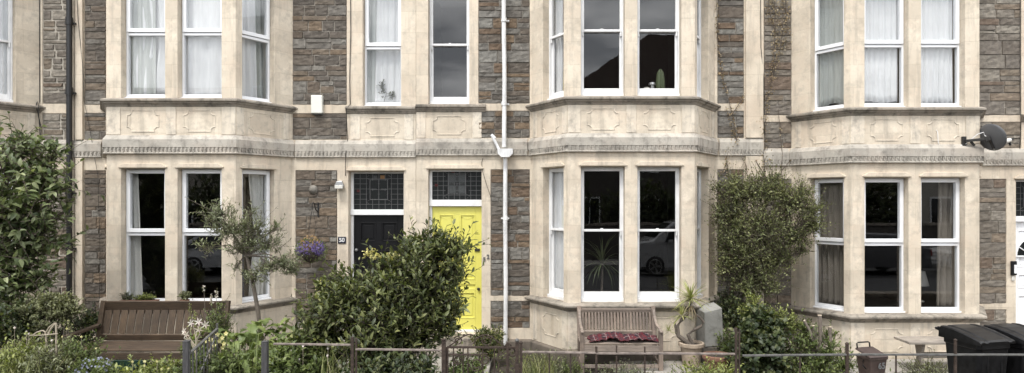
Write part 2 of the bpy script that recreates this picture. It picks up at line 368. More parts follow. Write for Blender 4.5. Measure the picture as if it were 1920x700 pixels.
L['ivy'] = leaf_mat('ivy_leaf', [(.022, .036, .016), (.04, .058, .024), (.065, .088, .038), (.15, .16, .07)])
L['hebe'] = leaf_mat('hebe_leaf', [(.11, .125, .065), (.19, .205, .115), (.28, .29, .18)])
L['lime'] = leaf_mat('lime_leaf', [(.12, .15, .04), (.22, .25, .08), (.33, .36, .13)])
L['grass'] = leaf_mat('grass_blade', [(.09, .115, .04), (.17, .20, .07), (.29, .31, .14), (.36, .33, .20)])
L['fern'] = leaf_mat('fresh_leaf', [(.06, .085, .026), (.12, .16, .05), (.22, .26, .10)])
L['acanthus'] = leaf_mat('acanthus_leaf', [(.10, .14, .045), (.18, .23, .08), (.28, .33, .13)])
L['yucca'] = leaf_mat('yucca_leaf', [(.22, .25, .09), (.38, .40, .17), (.52, .50, .26)], .2)
L['dry'] = leaf_mat('dry_leaf', [(.20, .14, .085), (.30, .23, .15), (.40, .33, .23)], .2)
L['varieg'] = leaf_mat('variegated_leaf', [(.05, .07, .025), (.09, .11, .04), (.30, .29, .12)])
L['white_f'] = leaf_mat('white_petal', [(.48, .46, .45), (.62, .60, .58), (.52, .42, .44)], .3)
L['purple_f'] = leaf_mat('violet_petal', [(.07, .045, .18), (.11, .075, .25), (.17, .13, .33)], .3)
L['orange_f'] = leaf_mat('orange_petal', [(.30, .17, .07), (.38, .23, .11), (.28, .20, .10)], .3)
L['yellow_f'] = leaf_mat('yellow_petal', [(.62, .55, .20), (.70, .66, .38)], .3)
L['blue_f'] = leaf_mat('pale_blue_petal', [(.16, .17, .30), (.30, .31, .44)], .3)
L['indoor'] = leaf_mat('indoor_palm_leaf', [(.05, .065, .035), (.10, .12, .065)], .2)
# ---------------------------------------------------------------- ground, street
def sheet(name, x0, x1, y0, y1, z, mat):
    o = MB().add([(x0, y0, z), (x1, y0, z), (x1, y1, z), (x0, y1, z)], [(0, 1, 2, 3)]).build(name, mat); return tag(o, kind='structure')
sheet('ground', -90, 90, -110, 60, -.13, M['soil'])
sheet('road', -90, 90, -14.6, -6.3, -.10, M['asphalt'])
def slab(name, x0, x1, y0, y1, z0, z1, mat):
    o = MB().box(x0, x1, y0, y1, z0, z1).build(name, mat, bevel=.012); return tag(o, kind='structure')
slab('pavement', -90, 90, -6.16, -4.25, -.12, .02, M['pave_slab']); slab('kerb', -90, 90, -6.3, -6.163, -.12, .022, M['kerb'])
slab('pavement', -90, 90, -16.6, -14.75, -.12, .02, M['pave_slab']); slab('kerb', -90, 90, -14.747, -14.6, -.12, .022, M['kerb'])
def bumpy(name, x0, x1, y0, y1, z, mat, amp=.03, nx=160, ny=44):
    rs = np.random.RandomState(5); mb = MB()
    ph = rs.rand(6, 4)*6
    for j in range(ny+1):
        for i in range(nx+1):
            x = x0+(x1-x0)*i/nx; y = y0+(y1-y0)*j/ny
            e = sum(math.sin(x*(1.3+k*1.1)+ph[k, 0])*math.sin(y*(1.7+k*1.3)+ph[k, 1])/(k+1) for k in range(5))
            mb.v.append((x, y, z+amp*e*.5+rs.uniform(-.006, .006)))
    for j in range(ny):
        for i in range(nx):
            a = j*(nx+1)+i; mb.f.append((a, a+1, a+nx+2, a+nx+1))
    o = mb.build(name, mat, smooth=True); return tag(o, kind='structure')
bumpy('garden_soil', -13.2, 9.6, -4.0, -.02, .0, M['soil'])
slab('garden_path', -1.75, -.55, -4.2, -.75, .03, .075, M['paving'])
slab('garden_path', 1.2, 3.2, -2.2, -.9, .02, .06, M['paving'])
slab('garden_path', -2.95, -1.95, -4.2, -.75, .03, .074, M['paving'])
slab('garden_path', 3.95, 8.9, -2.9, -.82, .02, .065, M['paving'])

# ---------------------------------------------------------------- rubble stonework
def rubble(ms, mm, F, u0, u1, z0, z1, seed, gap=.007, o0=0.0, big=1.0):
    rs = random.Random(seed); fbox(mm, F, u0+.001, u1-.001, -.299, o0-.0145, z0+.001, z1-.001)
    def stone(a, b, c, d):
        if b-a < .02 or d-c < .015: return
        nx, nz = max(3, min(8, int((b-a)/.035)+1)), max(3, min(6, int((d-c)/.03)+1)); base = len(ms.v)
        pr = rs.uniform(-.006, .008); ph = [rs.uniform(0, 6) for _ in range(6)]; tx, tz = rs.uniform(-.03, .03), rs.uniform(-.05, .05)
        for j in range(nz+1):
            for i in range(nx+1):
                eu, ez = min(.25, .008/(b-a)), min(.25, .007/(d-c)); fu, fz = (0 if i == 0 else 1 if i == nx else eu+(1-2*eu)*(i-1)/(nx-2)), (0 if j == 0 else 1 if j == nz else ez+(1-2*ez)*(j-1)/(nz-2)); e = (i in (0, nx)) or (j in (0, nz))
                uu = a+(b-a)*fu; zz = c+(d-c)*fz
                o = o0+pr+(uu-(a+b)/2)*tx+(zz-(c+d)/2)*tz + .0035*math.sin(uu*45+ph[0]+zz*25)+.004*math.sin(zz*60+ph[1]+uu*18)+rs.uniform(-.0028, .0028)
                if e:
                    o = o0-.016; uu += (rs.uniform(0, .005) if i == 0 else -rs.uniform(0, .005) if i == nx else 0); zz += (rs.uniform(0, .005) if j == 0 else -rs.uniform(0, .005) if j == nz else 0)
                    if (i in (0, nx)) and (j in (0, nz)): uu += .006*(1 if i == 0 else -1); zz += .005*(1 if j == 0 else -1)
                ms.v.append(tuple(F.p(uu, o, zz)))
                if not e and False: pass
        for j in range(nz):
            for i in range(nx): k = base+j*(nx+1)+i; ms.f.append((k, k+1, k+nx+2, k+nx+1))
    z = z0
    while z < z1-.02:
        h = rs.choice([.085, .10, .12, .14, .17, .20, .065])*big
        if z1-(z+h) < .06: h = z1-z
        u = u0-rs.uniform(0, .08)
        while u < u1-.01:
            w = rs.uniform(.17, .44)*big
            if h < .085: w *= 1.2
            if u1-(u+w) < .09: w = u1-u
            a, b = max(u, u0)+gap/2, min(u+w, u1)-gap/2
            if h > .125 and rs.random() < .30:
                s = z+h*rs.uniform(.35, .65); stone(a, b, z+gap/2, s-gap/2); stone(a, b, s+gap/2, z+h-gap/2)
            else: stone(a, b, z+gap/2, z+h-gap/2)
            u += w
        z += h

# ---------------------------------------------------------------- windows
def sub(parent, name, mb, mat, **k): return mb.build(name, mat, parent, world=True, **k)
def window(H, F, u0, u1, z0, z1, zm, style, glass=None):
    mat = M['white'] if style == 'sash' else M['upvc']; glass = glass or (M['glass_old'] if style == 'sash' else M['glass'])
    r = .12; f = MB()
    if style == 'sash':
        fbox(f, F, u0+.002, u0+.022, -r-.10, -r, z0+.05, z1-.002); fbox(f, F, u1-.022, u1-.002, -r-.10, -r, z0+.05, z1-.002)
        fbox(f, F, u0+.022, u1-.022, -r-.10, -r, z1-.024, z1-.002); fbox(f, F, u0+.002, u1-.002, -r-.10, -r+.035, z0+.002, z0+.05)
        w = sub(H, 'window', f, mat, bevel=.004)
        a, b = u0+.022, u1-.022
        s = MB(); st = .036      # upper sash in front
        fbox(s, F, a, a+st, -r-.045, -r-.012, zm-.018, z1-.024); fbox(s, F, b-st, b, -r-.045, -r-.012, zm-.018, z1-.024)
        fbox(s, F, a+st, b-st, -r-.045, -r-.012, z1-.062, z1-.024); fbox(s, F, a+st, b-st, -r-.045, -r-.009, zm-.018, zm+.018)
        for e in (a, b-st): fbox(s, F, e+.006, e+st-.006, -r-.04, -r-.014, zm-.085, zm-.018)
        sub(w, 'sash', s, mat, bevel=.004)
        s = MB(); lo = -r-.05
        fbox(s, F, a, a+st, lo-.035, lo, z0+.05, zm+.014); fbox(s, F, b-st, b, lo-.035, lo, z0+.05, zm+.014)
        fbox(s, F, a+st, b-st, lo-.035, lo, z0+.05, z0+.145); fbox(s, F, a+st, b-st, lo-.035, lo+.003, zm-.018, zm+.014)
        c = (a+b)/2; fbox(s, F, c-.02, c+.02, lo-.01, lo+.04, zm+.014, zm+.03)
        sub(w, 'sash', s, mat, bevel=.004)
        p = MB(); fbox(p, F, a+st, b-st, -r-.030, -r-.026, zm+.018, z1-.062); sub(w, 'pane', p, glass)
        p = MB(); fbox(p, F, a+st, b-st, lo-.020, lo-.016, z0+.145, zm-.018); sub(w, 'pane', p, glass)
    else:
        fr = .032
        fbox(f, F, u0+.002, u0+fr, -r-.07, -r, z0+.03, z1-.002); fbox(f, F, u1-fr, u1-.002, -r-.07, -r, z0+.03, z1-.002)
        fbox(f, F, u0+fr, u1-fr, -r-.07, -r, z1-fr, z1-.002); fbox(f, F, u0+.002, u1-.002, -r-.07, -r+.05, z0+.002, z0+.028)
        fbox(f, F, u0+fr, u1-fr, -r-.07, -r, z0+.03, z0+.075); fbox(f, F, u0+fr, u1-fr, -r-.07, -r, zm-.05, zm-.008)
        w = sub(H, 'window', f, mat, bevel=.005)
        s = MB(); a, b, st = u0+.012, u1-.012, .058; o1 = -r+.018
        fbox(s, F, a, a+st, -r-.05, o1, zm, z1-.012); fbox(s, F, b-st, b, -r-.05, o1, zm, z1-.012)
        fbox(s, F, a+st, b-st, -r-.05, o1, z1-.012-st, z1-.012); fbox(s, F, a+st, b-st, -r-.05, o1, zm, zm+st)
        sub(w, 'casement', s, mat, bevel=.005)
        p = MB(); fbox(p, F, a+st, b-st, -r-.020, -r-.016, zm+st, z1-.012-st); sub(w, 'pane', p, glass)
        p = MB(); fbox(p, F, u0+fr, u1-fr, -r-.035, -r-.031, z0+.075, zm-.05); sub(w, 'pane', p, glass)
    return w
curt_n = 0
def curtain(label, F, u0, u1, z0, z1, mat, o=-.30, folds=6, amp=.022, bl=0.0, br=0.0, waist=None, hem=0.0, seed=1, name='curtain', cat='curtain', swag=None):
    """hanging cloth; bl/br move the bottom corners, waist=(height fraction, left, right) ties it, swag hollows the lower edge"""
    rs = random.Random(seed); mb = MB(); nx, nz = folds*8, 16; ph = [rs.uniform(0, 6) for _ in range(4)]
    for j in range(nz+1):
        t = j/nz                                  # 0 top .. 1 bottom
        l = u0+bl*t; r = u1+br*t
        if waist:
            k = math.exp(-((t-waist[0])/.28)**2); l += waist[1]*k; r += waist[2]*k
        for i in range(nx+1):
            s = i/nx; fold = math.sin(s*folds*2*math.pi+ph[0]+.8*math.sin(t*2+ph[1]))*amp*(.55+.6*t)+.35*amp*math.sin(s*folds*4.7*math.pi+ph[2]+t)
            zb = z0 + (swag[0]*(1-abs(2*s-1)**1.3) if swag else 0) + (swag[1]*s if swag else 0) + hem*math.sin(s*9+ph[3])
            mb.v.append(tuple(F.p(l+(r-l)*s, o+fold, z1+(zb-z1)*t)))
    for j in range(nz):
        for i in range(nx): a = j*(nx+1)+i; mb.f.append((a, a+1, a+nx+2, a+nx+1))
    ob = mb.build(name, mat, smooth=True); m = ob.modifiers.new('thick', 'SOLIDIFY'); m.thickness = .003
    # put the origin at the top centre
    c = F.p((u0+u1)/2, o, z1); me = ob.data; me.transform(Matrix.Translation(-c)); ob.location = c
    return tag(ob, label, cat)

def notched(u0, u1, z0, z1, n):
    return [(u0+n, z0), (u1-n, z0), (u1-n, z0+n*.55), (u1-n*.45, z0+n), (u1, z0+n), (u1, z1-n), (u1-n*.45, z1-n), (u1-n, z1-n*.55), (u1-n, z1), (u0+n, z1), (u0+n, z1-n*.55), (u0+n*.45, z1-n), (u0, z1-n), (u0, z0+n), (u0+n*.45, z0+n), (u0+n, z0+n*.55)]
def panel_ring(mb, F, u0, u1, z0, z1, n=.07, w=.013, h=.007, o=0.0):
    A = notched(u0, u1, z0, z1, n); B = notched(u0+w, u1-w, z0+w, z1-w, n)
    b = len(mb.v); k = len(A)
    for P, oo in ((A, o), (A, o+h), (B, o+h), (B, o)):
        for u, z in P: mb.v.append(tuple(F.p(u, oo, z)))
    for q in range(3):
        for i in range(k): j = (i+1) % k; mb.f.append((b+q*k+i, b+q*k+j, b+(q+1)*k+j, b+(q+1)*k+i))
def hood(mb, F, u0, u1, z, small=False):
    e = .035; pts = [(u0-e, z+.012), (u1+e, z+.012), (u1+e, z+.03), (u1-.035, z+.066), (u1-.035, z+.075), (u0+.035, z+.075), (u0+.035, z+.066), (u0-e, z+.03)]
    mb.prism([F.p(u, 0, zz) for u, zz in pts], F.n*-.01, F.n*.026)
def scallops(mb, p0, p1, n, z, o, pitch=.058):
    p0, p1 = Vector((p0[0], p0[1], 0)), Vector((p1[0], p1[1], 0)); d = p1-p0; Ln = d.length; u = d.normalized(); n = Vector((n[0], n[1], 0)).normalized()
    k = max(1, int(Ln/pitch)); 
    rj = random.Random(int(Ln*1000)+k)
    for i in range(k):
        wob = rj.uniform(-.006, .006); c = p0+u*(Ln*(i+.5)/k)+n*(o-rj.uniform(0, .007))+Vector((0, 0, wob)); pts = []
        for q in range(7):
            t = math.pi*(q/6); pts.append(c+u*(math.cos(t)*pitch*.43)+Vector((0, 0, z-math.sin(t)*(.045+wob))))
        pts += [c-u*pitch*.43+Vector((0, 0, z+.035)), c+u*pitch*.43+Vector((0, 0, z+.035))]
        mb.prism(pts, n*-.005, n*.016)
        mb.obox(c+Vector((0, 0, z+.012))+n*.014+u*.008, u*.006+Vector((0, 0, .01)), n*.012, Vector((0, 0, .014))-u*.004)
def string_prof(dz, o=0.0):
    return [(-.05, 3.455+dz), (o+.012, 3.45+dz), (o+.045, 3.40+dz), (o+.055, 3.385+dz), (o+.055, 3.265+dz), (o+.035, 3.255+dz), (o+.035, 3.195+dz), (o+.05, 3.188+dz), (o+.05, 3.172+dz), (o+.012, 3.165+dz), (-.05, 3.165+dz)]
def sill_prof(top, big=1.0):
    return [(-.05, top+.004), (.02, top), (.075*big, top-.022), (.085*big, top-.03), (.085*big, top-.055), (.06*big, top-.066), (.052*big, top-.085), (.028, top-.10), (.012, top-.128), (-.05, top-.13)]
WF = Fr((0, 0), (1, 0), (0, -1))
Hh, Ba, Bp = .97, .54, .80          # bay half front, splay width, projection
def bay_frames(Xb, h=Hh):
    Lf = Fr((Xb-h-Ba, 0), (Ba, -Bp), (-Bp, -Ba)); Ff = Fr((Xb, -Bp), (1, 0), (0, -1)); Rf = Fr((Xb+h, -Bp), (Ba, Bp), (Bp, -Ba))
    return Lf, Ff, Rf
CL = math.hypot(Ba, Bp)
def box_room(x0, x1, y0, y1, z0, z1, mb):   # five-sided room, open towards the street
    t = .05
    mb.box(x0-t, x0, y0, y1, z0, z1); mb.box(x1, x1+t, y0, y1, z0, z1); mb.box(x0-t, x1+t, y1, y1+t, z0, z1)
    mb.box(x0-t, x1+t, y0, y1+t, z0-t, z0-.001); mb.box(x0-t, x1+t, y0, y1+t, z1+.001, z1+t)

def house(label, X0, X1, Xb, dz, style, doorU, midU, patches, pilasters, rmat, mortar, panelx, seed, zm_l, zm_u, mid_style, h=Hh, base_panels=False, gap=.007, big=1.0, fan_z=None, door_z1=2.345):
    H = thing('terraced_house', label, 'house', (Xb, 0, 0), 0, None)
    TOP = 6.45
    z_sill_u, z_sill_l = 4.01+dz, .90+dz
    holes = [(Xb-1.25, Xb+1.25, .55, 6.12)]
    if doorU: holes.append((doorU[0], doorU[1], .27+dz, 2.945+dz))
    if midU: holes.append((midU[0], midU[1], z_sill_u, 6.05+dz))
    for p in patches: holes.append(p)
    mb = MB(); wall_sheet(mb, WF, X0, X1, -.1, TOP, holes, 0, -.3); sub(H, 'wall', mb, M['ashlar'], bevel=.006)
    for i, p in enumerate(patches):
        ms, mm = MB(), MB(); rubble(ms, mm, WF, *p, seed*37+i, gap=gap, big=big)
        bed = sub(H, 'rubble_panel', mm, mortar); sub(bed, 'rubble_stonework', ms, rmat)
    for (a, b) in pilasters:
        for g0, g1 in ((3.458+dz, TOP-.1), (-.05, 3.16+dz)): mb = MB(); fbox(mb, WF, a, b, 0.003, .035, g0, g1); sub(H, 'pilaster', mb, M['ashlar'], bevel=.006)
    # bay
    Lf, Ff, Rf = bay_frames(Xb, h)
    zl, zu = (z_sill_l, 2.95+dz), (z_sill_u, 6.05+dz); a1, a2 = .095, .755; c1, c2 = .105, .65
    mb = MB()
    wall_sheet(mb, Ff, -h, h, -.1, TOP, [(s0, s1, *z) for (s0, s1) in ((-a2, -a1), (a1, a2)) for z in (zl, zu)], 0, -.2)
    wall_sheet(mb, Rf, 0, CL, -.1, TOP, [(c1, c2, *z) for z in (zl, zu)], 0, -.2)
    wall_sheet(mb, Lf, 0, CL, -.1, TOP, [(CL-c2, CL-c1, *z) for z in (zl, zu)], 0, -.2)
    sub(H, 'bay_wall', mb, M['ashlar'], bevel=.006)
    path = [(Xb-h-Ba, 0), (Xb-h, -Bp), (Xb+h, -Bp), (Xb+h+Ba, 0)]
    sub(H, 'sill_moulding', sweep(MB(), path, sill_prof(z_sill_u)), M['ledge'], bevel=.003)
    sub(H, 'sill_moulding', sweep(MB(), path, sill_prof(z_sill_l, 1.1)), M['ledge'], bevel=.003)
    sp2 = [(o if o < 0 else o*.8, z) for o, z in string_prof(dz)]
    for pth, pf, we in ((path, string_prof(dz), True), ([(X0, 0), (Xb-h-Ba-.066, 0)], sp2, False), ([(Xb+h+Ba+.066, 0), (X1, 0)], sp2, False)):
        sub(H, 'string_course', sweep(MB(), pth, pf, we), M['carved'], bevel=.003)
    mb = MB(); zs = 3.235+dz
    scallops(mb, (Xb-h-Ba, 0), (Xb-h, -Bp), Lf.n, zs, .034); scallops(mb, (Xb-h, -Bp), (Xb+h, -Bp), Ff.n, zs, .034); scallops(mb, (Xb+h, -Bp), (Xb+h+Ba, 0), Rf.n, zs, .034)
    if X0 < Xb-h-Ba-.1: scallops(mb, (X0, 0), (Xb-h-Ba-.06, 0), (0, -1), zs, .027)
    scallops(mb, (Xb+h+Ba+.06, 0), (X1, 0), (0, -1), zs, .027)
    sub(H, 'scalloped_carving', mb, M['carved'])
    # panels and strips between string course and upper sill
    p0, p1 = 3.50+dz, 3.83+dz
    def ring(F, u0, u1, z0, z1): sub(H, 'carved_panel', (lambda m: (panel_ring(m, F, u0, u1, z0, z1, o=.001), m)[1])(MB()), M['trim'], bevel=.003, seg=1)
    def strip(F, u0, u1, z0, z1): sub(H, 'raised_strip', fbox(MB(), F, u0, u1,   .001, .009, z0, z1), M['trim'], bevel=.004, seg=1)
    q0, q1 = 3.458+dz, 3.877+dz
    for (r0, r1, t0, t1) in [(p0, p1, q0, q1)]+([(.33+dz, .68+dz, .2+dz, .765+dz)] if base_panels else []):
        for s in (-1, 1): c = s*(a1+a2)/2; ring(Ff, c-.245, c+.245, r0, r1)
        ring(Rf, .21, .66, r0, r1); ring(Lf, CL-.66, CL-.21, r0, r1)
        for (u0, u1) in ((-h+.001, -a2-.005), (-.075, .075), (a2+.005, h-.001)): strip(Ff, u0, u1, t0, t1)
        for (u0, u1) in ((.01, .13), (.80, CL-.06)): strip(Rf, u0, u1, t0, t1); strip(Lf, CL-u1, CL-u0, t0, t1)
    for (a, b) in panelx: ring(WF, a, b, p0+.01, p1-.01)
    if midU:
        for (u0, u1) in ((midU[0]-.20, midU[0]-.04), (midU[1]+.05, midU[1]+.20)): strip(WF, max(u0, X0+.002), min(u1, X1-.002), q0, q1)
        sub(H, 'sill_moulding', sweep(MB(), [(max(X0, midU[0]-.27), 0), (min(X1, midU[1]+.27), 0)], sill_prof(z_sill_u, .8), False), M['ledge'], bevel=.003)
    for F, s0, s1 in ((Ff, -a2, -a1), (Ff, a1, a2), (Rf, c1, c2), (Lf, CL-c2, CL-c1)): m_ = MB(); hood(m_, F, s0, s1, zl[1]); sub(H, 'window_hood', m_, M['ashlar'], bevel=.004)
    if doorU: m_ = MB(); hood(m_, WF, doorU[0], doorU[1], 2.945+dz); sub(H, 'door_hood', m_, M['ashlar'], bevel=.004)
    # windows
    for (F, u0, u1) in ((Lf, CL-c2, CL-c1), (Ff, -a2, -a1), (Ff, a1, a2), (Rf, c1, c2)):
        window(H, F, u0, u1, *zl, zm_l, style); window(H, F, u0, u1, *zu, zm_u, style)
    if midU: window(H, WF, midU[0], midU[1], *zu, zm_u-.02, mid_style)
    # rooms, floors, roof
    mb = MB()
    pl = [(Xb-h-.45, .299), (Xb-h-Ba+.12, .05), (Xb-h+.06, -Bp+.1), (Xb+h-.06, -Bp+.1), (Xb+h+Ba-.12, .05), (Xb+h+.45, .299)]
    for za, zb in ((-.05, .70+dz), (3.12+dz, 3.62+dz), (6.13, 6.40)): sub(H, 'floor_slab', MB().prism([Vector((x, y, 0)) for x, y in pl], (0, 0, za), (0, 0, zb)), M['room'])
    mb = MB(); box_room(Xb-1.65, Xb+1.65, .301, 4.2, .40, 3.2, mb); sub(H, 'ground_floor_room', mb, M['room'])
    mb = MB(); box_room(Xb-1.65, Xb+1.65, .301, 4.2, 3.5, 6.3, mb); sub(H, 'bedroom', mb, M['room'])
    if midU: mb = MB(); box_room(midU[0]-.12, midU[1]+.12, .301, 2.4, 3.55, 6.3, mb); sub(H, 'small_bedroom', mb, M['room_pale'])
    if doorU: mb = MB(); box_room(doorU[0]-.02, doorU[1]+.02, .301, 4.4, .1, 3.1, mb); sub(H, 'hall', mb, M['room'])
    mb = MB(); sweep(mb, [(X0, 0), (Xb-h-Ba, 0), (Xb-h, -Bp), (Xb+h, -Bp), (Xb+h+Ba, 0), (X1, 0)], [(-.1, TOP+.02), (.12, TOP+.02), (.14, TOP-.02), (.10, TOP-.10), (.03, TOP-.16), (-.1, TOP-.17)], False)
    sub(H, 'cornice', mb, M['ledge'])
    mb = MB(); e = .001
    mb.prism([Vector((X0+e, -.05, TOP+.03)), Vector((X0+e, 8.5, TOP+.03)), Vector((X0+e, 4.2, TOP+2.4))], (0, 0, 0), (X1-X0-2*e, 0, 0))
    sub(H, 'roof', mb, M['slate']); mb = MB()
    mb.prism([Vector((x, y, TOP+.022)) for x, y in [(Xb-h-Ba-.1, -.06), (Xb-h-.03, -Bp-.05), (Xb+h+.03, -Bp-.05), (Xb+h+Ba+.1, -.06)]], (0, 0, 0), (0, 0, .09))
    sub(H, 'bay_roof', mb, M['slate'])
    mb = MB(); mb.box(X0+e, X1-e, 8.2, 8.45, -.1, TOP+.02); sub(H, 'rear_wall', mb, M['ashlar'])
    mb = MB(); mb.box(X1-.75, X1-.05, 3.8, 4.6, TOP+1.9, TOP+3.3); sub(H, 'chimney', mb, M['trim'])
    return H

def fanlight(H, u0, u1, z0, z1, o, kind):
    f = MB(); t = .018
    p = MB(); fbox(p, WF, u0, u1, o-.006, o, z0, z1); fl = sub(H, 'fanlight', p, M['st_dark'])
    ld = MB(); nc, nr = (8, 7) if kind == 'a' else (9, 6)
    for i in range(nc+1): u = u0+(u1-u0)*i/nc; fbox(ld, WF, u-.003, u+.003, o+.0005, o+.005, z0, z1)
    for j in range(nr+1): z = z0+(z1-z0)*j/nr; fbox(ld, WF, u0, u1, o+.0008, o+.0052, z-.003, z+.003)
    cu, cz = (u0+u1)/2, (z0+z1)/2+.03
    for s in (-1, 1):
        for q in (-1, 1):
            pm = MB(); fbox(pm, WF, cu+s*.075-.055, cu+s*.075+.055, o+.002, o+.008, cz+q*.085-.065, cz+q*.085+.065)
            sub(fl, 'coloured_pane', pm, M['st_pale'] if kind == 'b' else M['st_dark'])
            pm = MB(); fbox(pm, WF, cu+s*.17-.02, cu+s*.17+.02, o+.0025, o+.009, cz+q*.12-.05, cz+q*.12+.05); sub(fl, 'coloured_pane', pm, M['st_black'])
    for (du, dz_, m, w) in ((0, 0, 'st_black', .03), (.06 if kind == 'a' else 0, .21, 'st_amber' if kind == 'a' else 'st_black', .035), (-.06, .21, 'st_pale' if kind == 'a' else 'st_red', .03), (-.34, -.02, 'st_red', .025)):
        pm = MB(); fbox(pm, WF, cu+du-w, cu+du+w, o+.003, o+.0095, cz+dz_-w*.8, min(z1, cz+dz_+w*.8)); sub(fl, 'coloured_pane', pm, M[m])
    for s in (-1, 1):
        fbox(ld, WF, cu+s*.145-.004, cu+s*.145+.004, o+.001, o+.012, cz-.17, cz+.17); fbox(ld, WF, cu-.145, cu+.145, o+.0012, o+.012, cz+s*.165-.004, cz+s*.165+.004)
    fbox(ld, WF, cu-.004, cu+.004, o+.0014, o+.012, cz-.17, cz+.17); fbox(ld, WF, cu-.145, cu+.145, o+.0016, o+.012, cz-.004, cz+.004)
    for s in (-1, 1):
        for q in (-1, 1): ld.tube([WF.p(cu+s*.145, o+.006, cz+q*.165), WF.p(cu+s*.21, o+.006, cz+q*.20), WF.p(cu+s*.16, o+.006, cz+q*.24)], .004, 5)
    sub(fl, 'leading', ld, M['lead'])
    return fl
def door(H, u0, u1, z0, zd, z1, mat, fmat, style, rec=.14, tr=.09):
    f = MB(); j = .045
    fbox(f, WF, u0+.002, u0+j, -rec-.09, -rec, z0, z1-.002); fbox(f, WF, u1-(.03 if style != 'b' else .008), u1-.002, -rec-.09, -rec, z0, z1-.002)
    fbox(f, WF, u0+j, u1-.008, -rec-.09, -rec, z1-.03, z1-.003); fbox(f, WF, u0+.002, u1-.004, -rec-.09, -rec+.03, zd, zd+tr)
    sub(H, 'door_frame', f, fmat, bevel=.004)
    a, b = u0+j, u1-(.03 if style != 'b' else .008); d = MB(); o = -rec-.035
    fbox(d, WF, a+.002, b-.002, o-.03, o-.004, z0+.02, zd-.004)       # sunk panels
    W = b-a; s = .105; m = (a+b)/2; top = zd-.004; bot = z0+.02
    rails = {'a': [(bot, bot+.20), (bot+.82, bot+.95), (top-.58, top-.44), (top-.115, top)], 'b': [(bot, bot+.20), (bot+.64, bot+.70), (bot+.76, bot+.84), (top-.13, top)], 'c': [(bot, bot+.2), (bot+.75, bot+.86), (bot+1.1, bot+1.2), (top-.13, top)]}[style]
    fbox(d, WF, a+.002, a+s, o-.016, o+.012, bot, top); fbox(d, WF, b-s, b-.002, o-.016, o+.012, bot, top)
    for r0, r1 in rails: fbox(d, WF, a+s, b-s, o-.016, o+.012, r0, r1)
    for (r0, r1), (r2, r3) in zip(rails, rails[1:]):
        if r2-r1 < .1: continue
        fbox(d, WF, m-.045, m+.045, o-.016, o+.012, r1, r2)
        for (x0, x1) in ((a+s, m-.045), (m+.045, b-s)):
            # bolection moulding and raised field
            w = .022
            for bx in ((x0, x0+w, r1, r2), (x1-w, x1, r1, r2), (x0+w, x1-w, r1, r1+w), (x0+w, x1-w, r2-w, r2)): fbox(d, WF, bx[0], bx[1], o-.016, o+.017, bx[2], bx[3])
            fbox(d, WF, x0+.05, x1-.05, o-.016, o+.003, r1+.05, r2-.05)
            if style == 'b' and r3 >= top-.001:   # little arched head to the tall panels
                c = (x0+x1)/2; k = (x1-x0)/2-w; pts = [WF.p(x0+w, 0, r2-w)] + [WF.p(c+k*math.cos(t), 0, r2-w-.02-.055*(1-abs(math.cos(t)))) for t in [math.pi*q/8 for q in range(8, -1, -1)]] + [WF.p(x1-w, 0, r2-w)]
                d.prism(pts, WF.n*(o-.016), WF.n*(o+.006))
    dr = sub(H, 'door', d, mat, bevel=.004)
    return dr, a, b, o
# ---- the four houses
P = lambda a, b, c, d: (WX(a), WX(b), WZ(d), WZ(c))
bh = .955
H48 = house('stone terraced house at the far left with wide pale mortar joints and black drainpipe', -13.6, -7.402, -9.48, -.02, 'sash', (-12.75, -11.88), (-12.7, -12.05),
    [(-7.925, -7.49, 4.015, 6.2), P(79, 130, 213, 265), P(79, 130, 318, 600), (-11.55, -11.05, .35, 2.93), (-11.7, -11.05, 4.02, 6.2)], [], M['rubble_grey'], M['mortar_pale'], [(-12.62, -12.12)], 1, 1.96, 4.97, 'sash', gap=.022)
H50 = house('stone terraced house number 50 with black panelled door and white plastic bay windows', -7.398, -1.836, -5.37, -.03, 'upvc', (WX(653), WX(757)), (WX(680), WX(752)),
    [(WX(158), -6.89, 4.0, 6.2), (WX(158), -6.89, 3.43, 3.865), (WX(158), -6.89, .36, 2.93),
     (-3.86+.012, WX(650)-.0, 4.0, 6.2), (-3.848, WX(650), 3.43, 3.86), (WX(554), WX(632), .36, 2.93)], [(-7.37, -7.25)], M['rubble_brown'], M['mortar_dark'], [(WX(686), WX(748))], 2, 1.955, 5.0, 'upvc')
H52 = house('stone terraced house number 52 with bright yellow front door and timber sash bay windows', -1.834, 3.818, 1.543, 0, 'sash', (WX(803), WX(903)), (WX(803), WX(880)),
    [(WX(897), .02, 4.02, 6.2), (WX(897), .02, 3.46, 3.90), (WX(920), .02, .885, 2.945), (WX(920), .02, .36, .80),
     (3.08, WX(1395), 4.02, 6.2), (3.08, WX(1395), 3.46, 3.90), (3.08, WX(1395), .36, 2.945)], [(WX(1397), WX(1430))], M['rubble_mixed'], M['mortar_dark'], [(WX(811), WX(873))], 3, 1.985, 5.03, 'sash', h=bh, base_panels=True)
H54 = house('stone terraced house at the right end with white curtains and white front door', 3.822, 12.2, 5.807, -.165, 'upvc', (WX(1905), WX(1995)), (WX(1945), WX(2022)),
    [(3.84, 4.29, 3.83, 6.2), (3.84, 4.29, 3.29, 3.72), (3.84, 4.29, .2, 2.79),
     (7.335, WX(1915), 3.83, 6.2), (7.335, WX(1915), 3.29, 3.72), (7.335, WX(1887), .76, 2.79), (7.335, WX(1887), .36, .66), (10.0, 11.6, 3.83, 6.2), (10.0, 11.6, 3.29, 3.72), (9.2, 10.6, .36, 2.79)], [], M['rubble_grey'], M['mortar_dark'], [(WX(1951), WX(2015))], 4, 1.80, 4.82, 'upvc', base_panels=True, big=1.15)
